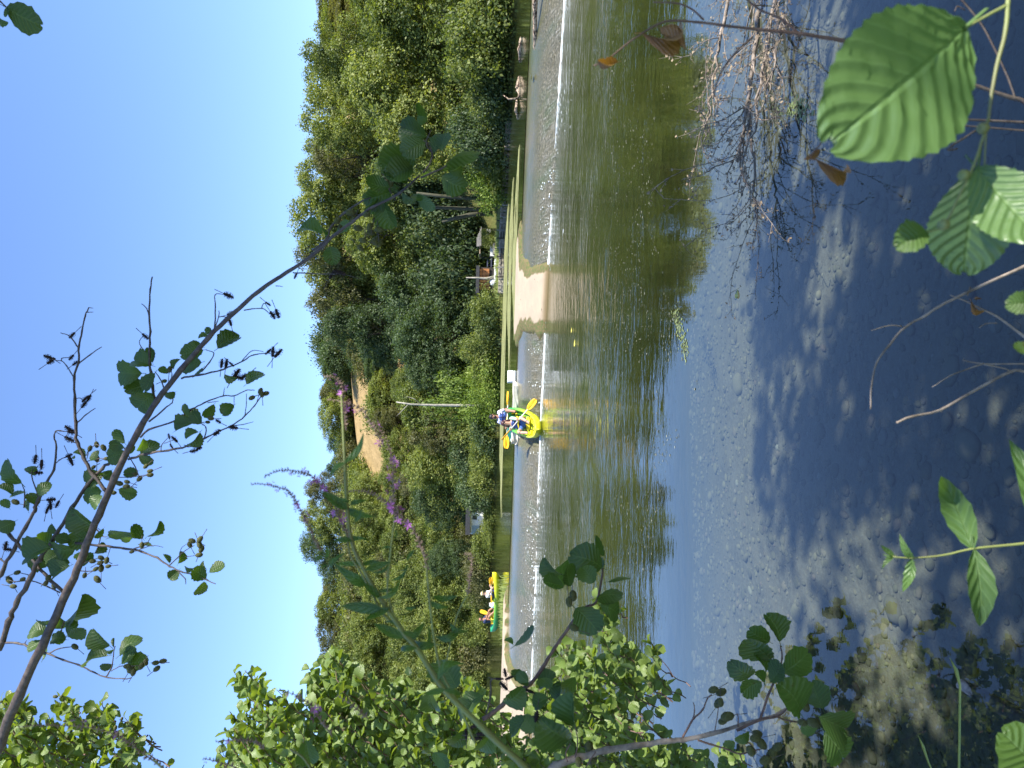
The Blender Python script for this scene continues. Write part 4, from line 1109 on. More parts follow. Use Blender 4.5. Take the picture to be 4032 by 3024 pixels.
mb = MB(); mb.tube([(0, 0, .285), (0, 0, .31)], .105, 12); link('lid', mb.mesh('lid', M['white_plastic']), br, Matrix.Translation((bq.x, bq.y, .83)))

# white tub standing on the crest
tq = G(2029, 1484, 0.66); tb = empty('tub', (tq.x, tq.y + .15, .66), 'white plastic tub with a dark latch on the weir crest left of the concrete ramp', 'tub')
def rounded(name, size, z0_, mat, parent, loc, r=.04):
    mb = MB(); a, b = size[0] / 2 - r, size[1] / 2 - r; ring = []
    for k in range(16):
        an = 2 * math.pi * (k + .5) / 16; ring.append((math.copysign(a, math.cos(an)) + r * math.cos(an), math.copysign(b, math.sin(an)) + r * math.sin(an)))
    zs = [z0_, z0_ + .015, z0_ + size[2] - .015, z0_ + size[2]]; V = []; Fs = []
    for q, z in enumerate(zs):
        s_ = .96 if q in (0, 3) else 1
        V += [(x * s_, y * s_, z) for x, y in ring]
    for q in range(3):
        for k in range(16): Fs.append((q * 16 + k, q * 16 + (k + 1) % 16, (q + 1) * 16 + (k + 1) % 16, (q + 1) * 16 + k))
    Fs += [tuple(range(15, -1, -1)), tuple(48 + k for k in range(16))]
    mb.add(V, Fs); return link(name, mb.mesh(name, mat, False), parent, Matrix.Translation(loc) @ Matrix.Rotation(.15, 4, 'Z'))
L_ = (tq.x, tq.y + .15, .655)
rounded('base', (.40, .3, .065), 0, M['white_plastic'], tb, L_); rounded('box', (.41, .31, .19), .075, M['white_plastic'], tb, L_)
mb = MB(); mb.ell((-.13, -.16, .17), (.035, .015, .022), 8, 5); link('latch', mb.mesh('latch', M['strap']), tb, Matrix.Translation(L_))
# teal floating block half hidden behind the front paddlers
tq = G(2019, 1700, 0.65); te = empty('pontoon', (tq.x, tq.y, .6), 'teal floating plastic pontoon half hidden behind the front paddlers', 'pontoon')
mb = MB(); mb.box((0, 0, .11), (.95, .7, .12)); link('float', mb.mesh('float', M['teal'], False), te, Matrix.Translation((tq.x + .12, tq.y + .4, .65)))
mb = MB(); mb.box((0, 0, .02), (.92, .68, .055)); link('base', mb.mesh('base', M['teal'], False), te, Matrix.Translation((tq.x + .12, tq.y + .4, .65)))
mb = MB(); mb.box((0, 0, .05), (.9, .66, .02)); link('seam', mb.mesh('seam', M['teal_dark'], False), te, Matrix.Translation((tq.x + .12, tq.y + .4, .65)))

# ------------------------------------------------------------------ logs, rocks and sticks
def log(name, pts, rad, mat, label, cat, n=9, seed=0, knots=6):
    r = random.Random(seed); mb = MB(); P_ = []; R_ = []
    for i in range(len(pts) - 1):
        for k in range(6):
            u = k / 6; P_.append(Vector(pts[i]).lerp(Vector(pts[i + 1]), u) + Vector((r.gauss(0, .008), r.gauss(0, .01), r.gauss(0, .008)))); R_.append((rad[i] * (1 - u) + rad[i + 1] * u) * r.uniform(.85, 1.15))
    P_.append(Vector(pts[-1])); R_.append(rad[-1])
    mb.tube(P_, R_, n)
    for k in range(knots):
        i = r.randrange(1, len(P_) - 1); d = Vector((r.gauss(0, 1), r.gauss(0, 1), r.uniform(.2, 1))).normalized()
        mb.tube([P_[i], P_[i] + d * R_[i] * 1.7], [R_[i] * .4, R_[i] * .25], 6)
    return tag(mb.build(name, mat), label, cat)
t = NT('peeling bark log'); nz = t.noise(3, 5, .7, t.scale(t.pos(), 1.2, 6, 6))
M['log'] = t.end(t.pbr(t.mix(t.mapr(nz, .46, .56), (0.50, 0.38, 0.26), (0.055, 0.032, 0.025)), .85, t.bump(nz, .6, .03), .2))
log('fallen_log', [P(2108, -60, 20.4), P(2106, 100, 21.2), P(2108, 200, 21.8), P(2112, 280, 22.4)], [.07, .06, .05, .02], M['log'], 'peeling brown log lying along the weir crest at the right edge', 'log', seed=2)
log('floating_log', [G(2052, 148, .68), G(2048, 195, .70), G(2046, 245, .67)], [.04, .09, .02], M['log'], 'short pale log afloat near the far bank, rightmost of the floating wood', 'log', seed=3)
log('floating_log', [G(2044, 300, .67), G(2041, 340, .71), G(2046, 384, .66)], [.02, .11, .03], M['log'], 'smooth pale pointed log afloat in the middle of the floating wood', 'log', seed=4)
log('floating_log', [G(2036, 385, .70), G(2034, 430, .74), G(2038, 470, .66)], [.03, .07, .02], M['log'], 'gnarled driftwood with a stub, leftmost of the floating wood', 'log', seed=5)
mb = MB(); a = G(2040, 388, .68); mb.tube([a, a + Vector((0, .1, .35)), a + Vector((.15, .1, .55))], [.04, .03, .015], 6); tag(mb.build('driftwood', M['log']), 'upright stub of driftwood standing among the floating wood', 'driftwood')
log('stick', [P(2130, 310, 22.6), P(2145, 318, 22.3)], [.03, .02], M['twig_dead'], 'short pale stick lying on the weir face below the log', 'stick', n=6, knots=0)
def lone_leaf(px, z, L, mat, label, rz=0.0, tilt=0.1):
    p = G(px[0], px[1], z); o = link('floating_leaf', LEAF_FLAT(mat)); o.location = p; o.rotation_euler = (tilt, tilt, rz); o.scale = (L, L, L)
    return tag(o, label, 'leaf')
def LEAF_FLAT(mat):
    V = []; Fs = []
    for i in range(9):
        u = i / 8; w = .38 * math.sin(math.pi * min(1, u * .93 + .04)) ** .7
        V += [(u, -w, .03), (u, 0, 0), (u, w, .03)]
    for i in range(8):
        for k in range(2): Fs.append((i * 3 + k, i * 3 + 3 + k, i * 3 + 4 + k, i * 3 + 1 + k))
    me = bpy.data.meshes.new('floating_leaf'); me.from_pydata(V, [], Fs); me.materials.append(mat); return me
M['yellow_leaf'] = simple('yellow leaf', (0.55, 0.5, 0.08), (0.42, 0.36, 0.06), 30, .5)
lone_leaf((2906, 1165), .006, .09, M['yellow_leaf'], 'single yellow leaf floating where the clear shallows begin', 1.2)
lone_leaf((2093, 300), .60, .22, M['yellow_leaf'], 'yellow green leaf stuck on the smooth top of the weir', 1.5)
lone_leaf((2250, 1310), .006, .13, M['yellow_leaf'], 'thin yellow leaf drifting below the concrete ramp, nearer the weir', .1)
lone_leaf((2262, 1365), .006, .18, M['yellow_leaf'], 'thin yellow leaf drifting below the concrete ramp, farther from the weir', .05)
# weed and debris specks on the lower pool
t = NT('floating plant debris'); M['debris'] = t.end(t.pbr(t.ramp(t.attr('tone'), [(0, (.03, .03, .015)), (.5, (.09, .09, .04)), (.8, (.2, .2, .11)), (.95, (.36, .34, .22)), (1, (.6, .6, .5))]), .5))
pts = []; rr = random.Random(9)
while len(pts) < 1500:
    px_, py_ = rr.uniform(2330, 2800), rr.uniform(0, 2750)
    lim = 2760 - 190 * abs(math.sin(py_ * .0021)) - (120 if py_ > 2250 else 0)
    if px_ > lim: continue
    if float(fbm(px_ * .012, py_ * .0045)) + .1 * (px_ - 2330) / 430 < .52: continue
    pts.append(tuple(G(px_, py_, 0)))
flecks('floating_debris', pts, .013, M['debris'], 'specks of leaf and weed floating in a broad drift across the lower pool', 'floating debris', ar=(1.0, 2.5))
t = NT('pale duckweed'); M['duck'] = t.end(t.pbr(t.ramp(t.attr('tone'), [(0, (.13, .17, .05)), (1, (.24, .28, .1))]), .6))
pts = []
for _ in range(220):
    u = rr.random(); pts.append(tuple(G(2660 + 45 * u + rr.gauss(0, 8), 1230 + 170 * u + rr.gauss(0, 18), 0)))
for _ in range(120): pts.append(tuple(G(rr.gauss(3140, 28), rr.gauss(430, 22), 0)))
flecks('duckweed', pts, .014, M['duck'], 'small pale green duckweed rafts on the lower pool', 'duckweed', ar=(1, 2))

# ------------------------------------------------------------------ terrace, pergola, cabin and hut on the far bank
def bx(name, a, b, D, th, mat, parent, sm=False, zoff=0.0):
    """box whose front face spans photograph pixels a..b at depth D"""
    p, q = P(a[0], a[1], D), P(b[0], b[1], D)
    mb = MB(); mb.box(((p.x + q.x) / 2, (p.y + q.y) / 2 + th / 2 + zoff, (p.z + q.z) / 2), (abs(p.x - q.x), th, abs(p.z - q.z)))
    return mb.build(name, mat, parent, smooth=sm)
# stone edging and jetty on the terrace
wr = empty('stone_wall', G(1985, 880, .65), 'low dry stone wall at the water edge below the grassy terrace', 'wall')
rr = random.Random(12)
for k in range(34):
    py_ = 690 + k * 13.0; sx_ = rr.uniform(.18, .3)
    q = G(1984, py_, .65); y_ = float(shore(q.x)) - .15
    for r_ in range(2):
        o = rough_box('stone', (q.x + rr.gauss(0, .02), y_, .66 + .14 * r_), (sx_, .3, rr.uniform(.12, .17)), M['stone'], wr, amp=.025, seed=k + 40 * r_, sub=2)
jt = empty('fence', G(1975, 950, .65), 'low wooden jetty rail along the terrace edge', 'fence')
for k, py_ in enumerate((868, 905, 937, 974, 1010, 1052, 1090)):
    bx('post', (1957, py_ - 2.2), (1988, py_ + 2.2), 43.6, .1, M['grey_wood'] if k % 2 else M['dark_wood'], jt)
for (a_, b_) in ((905, 937), (974, 1010), (1010, 1052), (1052, 1090)):
    bx('rail', (1972, a_), (1974.5, b_), 43.75, .05, M['dark_wood'], jt); bx('rail', (1981, a_), (1983.5, b_), 43.75, .05, M['dark_wood'], jt)
pg = empty('pergola', P(1955, 945, 48.5), 'open pergola with a brown roof and a table under it on the terrace', 'pergola')
for py_ in (900, 930, 968, 1015): bx('post', (1888, py_ - 1.6), (1956, py_ + 1.6), 48.4, .1, M['dark_wood'], pg)
mb = MB(); a, b = P(1895, 893, 48.1), P(1895, 968, 48.1)
for k in range(6):
    z0_ = a.z + k * .05; mb.box(((a.x + b.x) / 2 - k * .02, a.y + k * .28 + .1, z0_), ((a.x - b.x) - k * .12, .26, .05))
mb.build('roof', M['grey_wood'], pg, smooth=False)
mb = MB(); a, b = P(1890, 968, 48.0), P(1890, 1000, 48.0); mb.box(((a.x + b.x) / 2, a.y + .5, a.z), (abs(a.x - b.x), 1.2, .07)); mb.build('roof', M['log'], pg, smooth=False)
bx('table', (1931, 955), (1946, 1008), 47.9, .7, M['white_paint'], pg); bx('bench', (1941, 955), (1949, 1000), 47.3, .3, M['grey_wood'], pg)
bx('railing', (1916, 903), (1933, 925), 48.9, .06, M['white_paint'], pg); bx('counter', (1934, 900), (1952, 928), 48.6, .5, M['dark_wood'], pg)
dk = empty('deck', P(1952, 1060, 48), 'pale deck edge in front of the orange cabin', 'deck'); bx('board', (1948, 1018), (1953, 1112), 45.4, 1.0, M['white_paint'], dk)
bx('board', (1954, 1018), (1957, 1112), 45.5, .8, M['grey_wood'], dk)
pt = empty('table', P(1940, 1040, 48.4), 'dark blue picnic table on the deck beside the pergola', 'table'); M['navy_wood'] = simple('blue grey painted wood', (.08, .09, .14)); bx('top', (1918, 1022), (1921, 1050), 48.4, .7, M['navy_wood'], pt); bx('leg', (1921, 1026), (1945, 1029), 48.5, .3, M['navy_wood'], pt); bx('leg', (1921, 1043), (1945, 1046), 48.5, .3, M['navy_wood'], pt); bx('bench', (1933, 1018), (1936, 1052), 48.1, .3, M['navy_wood'], pt)
cb = empty('cabin', P(1950, 1100, 47.2), 'small cabin clad in orange panels with dark framing', 'cabin')
bx('wall', (1886, 1052), (1950, 1150), 47.2, 2.5, M['dark_wood'], cb); bx('roof', (1875, 1045), (1886, 1156), 46.8, 3.4, M['dark_roof'], cb)
cols = [1057, 1070, 1085, 1100, 1113, 1128, 1142]
rows_ = [1888, 1900, 1914, 1927]
for i in range(6):
    for j in range(3):
        bx('panel', (rows_[j] + .8, cols[i] + .8), (rows_[j + 1] - .8, cols[i + 1] - .8), 47.12, .07, M['orange_wood'], cb)
um = empty('cover', P(1950, 1113, 46.4), 'white domed cover in front of the orange cabin', 'cover'); q = P(1947, 1113, 46.4)
mb = MB(); mb.ell((q.x, q.y, q.z), (.22, .22, .30), 14, 8); mb.build('dome', M['white_plastic'], um); mb = MB(); mb.tube([q + Vector((0, 0, -.5)), q], .03, 5); mb.build('pole', M['grey_wood'], um)
# white hut
HD = 54.5
ht_ = empty('hut', P(1908, 2055, HD), 'small white hut with a dark overhanging roof and pale blue slatted doors', 'hut')
bx('wall', (1850, 2018), (1908, 2104), HD, 2.2, M['white_paint'], ht_); bx('roof', (1834, 2006), (1850, 2106), HD - .55, 3.2, M['dark_roof'], ht_)
for k in range(22):
    y_ = 2022 + k * 3.7; q = P(1851.5, y_, HD - .1); mb = MB(); mb.ell((q.x, q.y, q.z), (PX(1.9, HD), .05, .05), 8, 5); mb.build('valance_scallop', M['white_paint'], ht_)
for k in range(7):
    bx('door_slat', (1858, 2070 + k * 4.7), (1886, 2074 + k * 4.7), HD - .06, .05, M['pale_blue'], ht_)
bx('beam', (1888, 2068), (1892, 2103), HD - .08, .07, M['log'], ht_); bx('window', (1862, 2030), (1878, 2046), HD - .04, .04, M['glass_dark'] if 'glass_dark' in M else M['dark_roof'], ht_)
bx('rail', (1897, 2073), (1928, 2076), HD - .5, .05, M['grey_wood'], ht_); bx('step', (1906, 2030), (1911, 2106), HD - .5, .5, M['stone'], ht_)
# overhead wires on the hillside
wq = empty('power_line', P(1640, 2180, 95), 'three thin overhead wires crossing in front of the wooded hillside', 'power line')
for k, (a_, b_) in enumerate([((1632, 2120), (1612, 2700)), ((1640, 2120), (1618, 2700)), ((1648, 2120), (1624, 2700))]):
    mb = MB(); A, B_ = P(*a_, 92), P(*b_, 92); mb.tube([A.lerp(B_, u) - Vector((0, 0, .5 * math.sin(math.pi * u))) for u in np.linspace(0, 1, 12)], .014, 4); mb.build('wire', M['grey_wood'], wq)
# reeds on the crest by the far kayak
def blades(name, pts, hmin, hmax, mat, label, cat, w=.012, lean=.35):
    V = []; Fs = []
    for p in pts:
        h = random.uniform(hmin, hmax); an = random.uniform(0, 6.28); l = random.gauss(0, lean) * h; d = Vector((math.cos(an), math.sin(an), 0)); s_ = Vector((1, 0, 0)) * w
        n = len(V); p = Vector(p)
        V += [p - s_, p + s_, p + d * l * .35 + Vector((0, 0, h * .6)) - s_ * .8, p + d * l * .35 + Vector((0, 0, h * .6)) + s_ * .8, p + d * l + Vector((0, 0, h))]
        Fs += [(n, n + 1, n + 3, n + 2), (n + 2, n + 3, n + 4)]
    me = bpy.data.meshes.new(name); me.from_pydata([tuple(v) for v in V], [], Fs); me.materials.append(mat)
    return tag(link(name, me), label, cat, kind='stuff')
M['reed'] = simple('yellow green reed', (.28, .33, .09), (.2, .24, .06), 3, .6)
pts = [(random.uniform(-9.6, -8.2) + random.gauss(0, .3), crest(-9) + random.uniform(.2, 3.2), .62) for _ in range(420)]
blades('reeds', pts, .10, .38, M['reed'], 'thin yellow green reeds on the weir crest in front of the far kayak', 'reeds')
pts = []
for _ in range(3500):
    x = random.uniform(-3, 9.5); pts.append((x, float(shore(x)) + random.uniform(.2, 2.6), .85 + random.uniform(-.1, .1)))
blades('grass', pts, .08, .25, M['dry_grass'] if 'dry_grass' in M else M['reed'], 'sunlit grass covering the terrace on the far bank', 'grass', w=.02)
# ------------------------------------------------------------------ near leaves, cones and twigs
def leaf_mesh(name, seed, mat, n=10, shape='alder', fold=.12, curl=.08, ser=.018, dense=False):
    r = random.Random(seed); V = []; Fs = []; UV = []
    cr = [-1, -.72, -.4, 0, .4, .72, 1] if not dense else [-1, -.85, -.7, -.55, -.4, -.25, -.12, 0, .12, .25, .4, .55, .7, .85, 1]
    nc = len(cr); tw = r.uniform(-.25, .25)
    for i in range(n + 1):
        u = i / n
        if shape == 'alder': w = .46 * (math.sin(math.pi * (u ** 1.25 * .93 + .03)) ** .62) * (1.0 + .05 * r.random())
        elif shape == 'big': w = .325 * (math.sin(math.pi * (u ** 1.1 * .95 + .02)) ** .7)
        elif shape == 'ovate': w = .16 * (math.sin(math.pi * (u ** .8 * .98 + .01)) ** .85)
        else: w = .15 * (math.sin(math.pi * (u ** .75 * .99 + .01)) ** .8)
        if i in (0,): w = .02
        for j, c in enumerate(cr):
            uu = u; ww = w * c
            if abs(c) == 1:
                ww *= 1 + (ser * 2.2 * (1 if i % 2 else -1) + r.gauss(0, ser)) if shape != 'lance' else 1
            if i == n: uu = 1 - .07 * (abs(c) < .3) if shape in ('alder', 'big') else 1.0; ww = w * c * .9 if shape in ('alder', 'big') else 0.0
            z = fold * abs(ww) * 1.6 + curl * (math.sin(u * math.pi) - u * u * 1.2) + tw * ww * u
            if dense: z += .0045 * math.sin((u - .28 * abs(c)) * 9 * 2 * math.pi) * min(1, abs(c) * 3) * (1 - .3 * abs(c))
            z += r.gauss(0, .004)
            V.append((uu, ww, z)); UV.append((u, c))
    for i in range(n):
        for k in range(nc - 1): Fs.append((i * nc + k, (i + 1) * nc + k, (i + 1) * nc + k + 1, i * nc + k + 1))
    b = len(V)                                            # petiole
    V += [(-.18, -.008, -.01), (-.18, .008, -.01), (.02, .012, .0), (.02, -.012, .0), (-.18, 0, .012), (.02, 0, .014)]; UV += [(0, 0)] * 6
    Fs += [(b, b + 1, b + 2, b + 3), (b, b + 3, b + 5, b + 4), (b + 1, b + 4, b + 5, b + 2)]
    me = bpy.data.meshes.new(name); me.from_pydata(V, [], Fs)
    l = me.uv_layers.new(name='UVMap'); vi = [0] * len(me.loops); me.loops.foreach_get('vertex_index', vi)
    l.data.foreach_set('uv', [c for v in vi for c in UV[v]])
    me.polygons.foreach_set('use_smooth', [True] * len(me.polygons)); me.materials.append(mat); me.update(); return me
ALD = [leaf_mesh('alder_leaf', k, M['alder_leaf'], fold=(.05, .3, .15, .45, .1, .22)[k], curl=(.05, .12, -.1, .08, .16, 0)[k], ser=.03) for k in range(6)]
SHL = [leaf_mesh('shrub_leaf', 20 + k, M['shrub_leaf'], n=7, fold=(.05, .35, .2, .5, .1, .25)[k], curl=(.08, .12, -.1, .14, .16, 0)[k], ser=.03) for k in range(6)]
LAN = [leaf_mesh('herb_leaf', 40 + k, M['stem_leaf'], n=8, shape='lance', fold=.4, curl=(.15, -.2, .3, -.05)[k]) for k in range(4)]
OVA = [leaf_mesh('herb_leaf', 50 + k, M['stem_leaf'], n=10, shape='ovate', fold=.35, curl=(.1, -.2)[k]) for k in range(2)]
DED = [leaf_mesh('dead_leaf', 60 + k, M['dead_leaf'], n=12, shape='ovate', fold=1.6, curl=(.35, -.3)[k], ser=.03) for k in range(2)]
BIG = [leaf_mesh('large_leaf', 70 + k, M['big_leaf'], n=32, shape='big', fold=(.05, .06, .1)[k], curl=(.05, .06, -.05)[k], ser=.010, dense=True) for k in range(3)]
def cone_mesh(name, seed, mat, old):
    r = random.Random(seed); mb = MB()
    if not old:
        nu, nv = 12, 9; V = []; Fs = []
        for j in range(nv + 1):
            th = math.pi * j / nv
            for i in range(nu):
                ph = 2 * math.pi * (i + .5 * (j % 2)) / nu; b = 1 + .10 * (1 if (i + j) % 2 else -1) * math.sin(th)
                V.append((.5 - .5 * math.cos(th), .33 * b * math.sin(th) * math.cos(ph), .33 * b * math.sin(th) * math.sin(ph)))
        for j in range(nv):
            for i in range(nu): Fs.append((j * nu + i, (j + 1) * nu + i, (j + 1) * nu + (i + 1) % nu, j * nu + (i + 1) % nu))
        mb.add(V, Fs)
    else:
        mb.tube([(0, 0, 0), (.5, 0, 0), (1, 0, 0)], [.12, .17, .08], 7)
        for k in range(44):
            u = .06 + .92 * k / 44; ph = k * 2.4; d = Vector((r.uniform(-.1, .3), math.cos(ph), math.sin(ph))).normalized(); q = Vector((u, 0, 0)); R1 = .36 * math.sin(math.pi * (u * .85 + .1)) ** .6
            s_ = d.cross(Vector((1, 0, 0))).normalized() * .055
            n = len(mb.v); mb.v += [tuple(q - s_ * .5), tuple(q + s_ * .5), tuple(q + d * R1 + s_), tuple(q + d * R1 - s_), tuple(q + d * R1 * .9 + Vector((.05, 0, 0)))]; mb.f += [(n, n + 1, n + 2, n + 3), (n + 3, n + 2, n + 4)]
    return mb.mesh(name, mat, not old)
CG = [cone_mesh('green_cone', k, M['cone_green'], False) for k in range(2)]
CO = [cone_mesh('old_cone', k, M['cone_old'], True) for k in range(2)]
VIEW = -fw
def put(mesh, name, b, tip, roll, parent, facing=None):
    """place a unit-length mesh from world point b to tip; roll turns it about its own length"""
    b = Vector(b); tip = Vector(tip); x = tip - b; L = x.length; x.normalize()
    n = (facing or (CAM - b)).normalized(); n = (n - x * n.dot(x)); n = n.normalized() if n.length > 1e-4 else x.orthogonal().normalized()
    y = n.cross(x); R = Matrix.Rotation(roll, 3, x); y = R @ y; n = R @ n
    mw = Matrix(((x.x * L, y.x * L, n.x * L, b.x), (x.y * L, y.y * L, n.y * L, b.y), (x.z * L, y.z * L, n.z * L, b.z), (0, 0, 0, 1)))
    return link(name, mesh, parent, mw)
rl = random.Random(21)
def px_tube(mb, pts, r_px, D, n=6, wob=1.0):
    """pts photograph pixels; D a depth or (start, end) depths; r_px start/end radius in pixels"""
    if not isinstance(D, tuple): D = (D, D)
    L = [0]
    for i in range(1, len(pts)): L.append(L[-1] + math.hypot(pts[i][0] - pts[i - 1][0], pts[i][1] - pts[i - 1][1]))
    W = []; R_ = []
    for i, (x, y) in enumerate(pts):
        nseg = 4 if i < len(pts) - 1 else 1
        for k in range(nseg):
            if i < len(pts) - 1:
                u = k / nseg; l = L[i] + (L[i + 1] - L[i]) * u
                # smooth through the points
                p0 = pts[max(0, i - 1)]; p1 = pts[i]; p2 = pts[i + 1]; p3 = pts[min(len(pts) - 1, i + 2)]
                c = [.5 * ((2 * p1[q]) + (-p0[q] + p2[q]) * u + (2 * p0[q] - 5 * p1[q] + 4 * p2[q] - p3[q]) * u * u + (-p0[q] + 3 * p1[q] - 3 * p2[q] + p3[q]) * u ** 3) for q in (0, 1)]
            else: l = L[-1]; c = [x, y]
            f = l / L[-1]; d = D[0] + (D[1] - D[0]) * f; r = r_px[0] + (r_px[1] - r_px[0]) * f
            bump_ = 1 + .18 * wob * (rl.random() - .4) + (.25 * wob if k == 0 and 0 < i < len(pts) - 1 else 0)
            W.append(P(c[0] + wob * rl.gauss(0, r * .25), c[1] + wob * rl.gauss(0, r * .25), d)); R_.append(PX(r * bump_, d))
    mb.tube(W, R_, n)
    return W
def zT(z, f, ox, oy): return [(ox + f * x, oy + f * y) for x, y in z]
A1 = lambda *z: zT(z, .6103, 0, 1000)
A2 = lambda *z: zT(z, .6173, 0, 2000)
A3 = lambda *z: zT(z, .6027, 1100, 0)
sky_b = empty('alder_branch', P(30, 2960, 2.4), 'long dark alder branch slanting across the sky with leaves and cones', 'branch')
main = [(z[0] * 1.8228, z[1] * 1.8228) for z in [(-25, 1660), (0, 1605), (40, 1500), (90, 1395), (150, 1270), (180, 1195), (215, 1110), (250, 1030), (300, 930), (340, 865), (390, 800), (450, 730), (500, 680), (560, 628), (620, 588), (680, 548), (720, 510), (760, 480), (800, 450), (860, 420), (905, 380)]]
mb = MB(); px_tube(mb, main, (19, 4), (2.4, 1.5), 9, .5); mb.build('bough', M['twig'], sky_b)
def dep(x): return float(np.interp(x, [0, 300, 700, 1200, 1700], [2.4, 2.25, 2.0, 1.7, 1.5]))
def twig(pts, r, name='twig', parent=sky_b, D=None, mat='twig', n=5):
    m_ = MB(); d = D or (dep(pts[0][0]), dep(pts[-1][0])); px_tube(m_, pts, r, d, n); return m_.build(name, M[mat], parent)
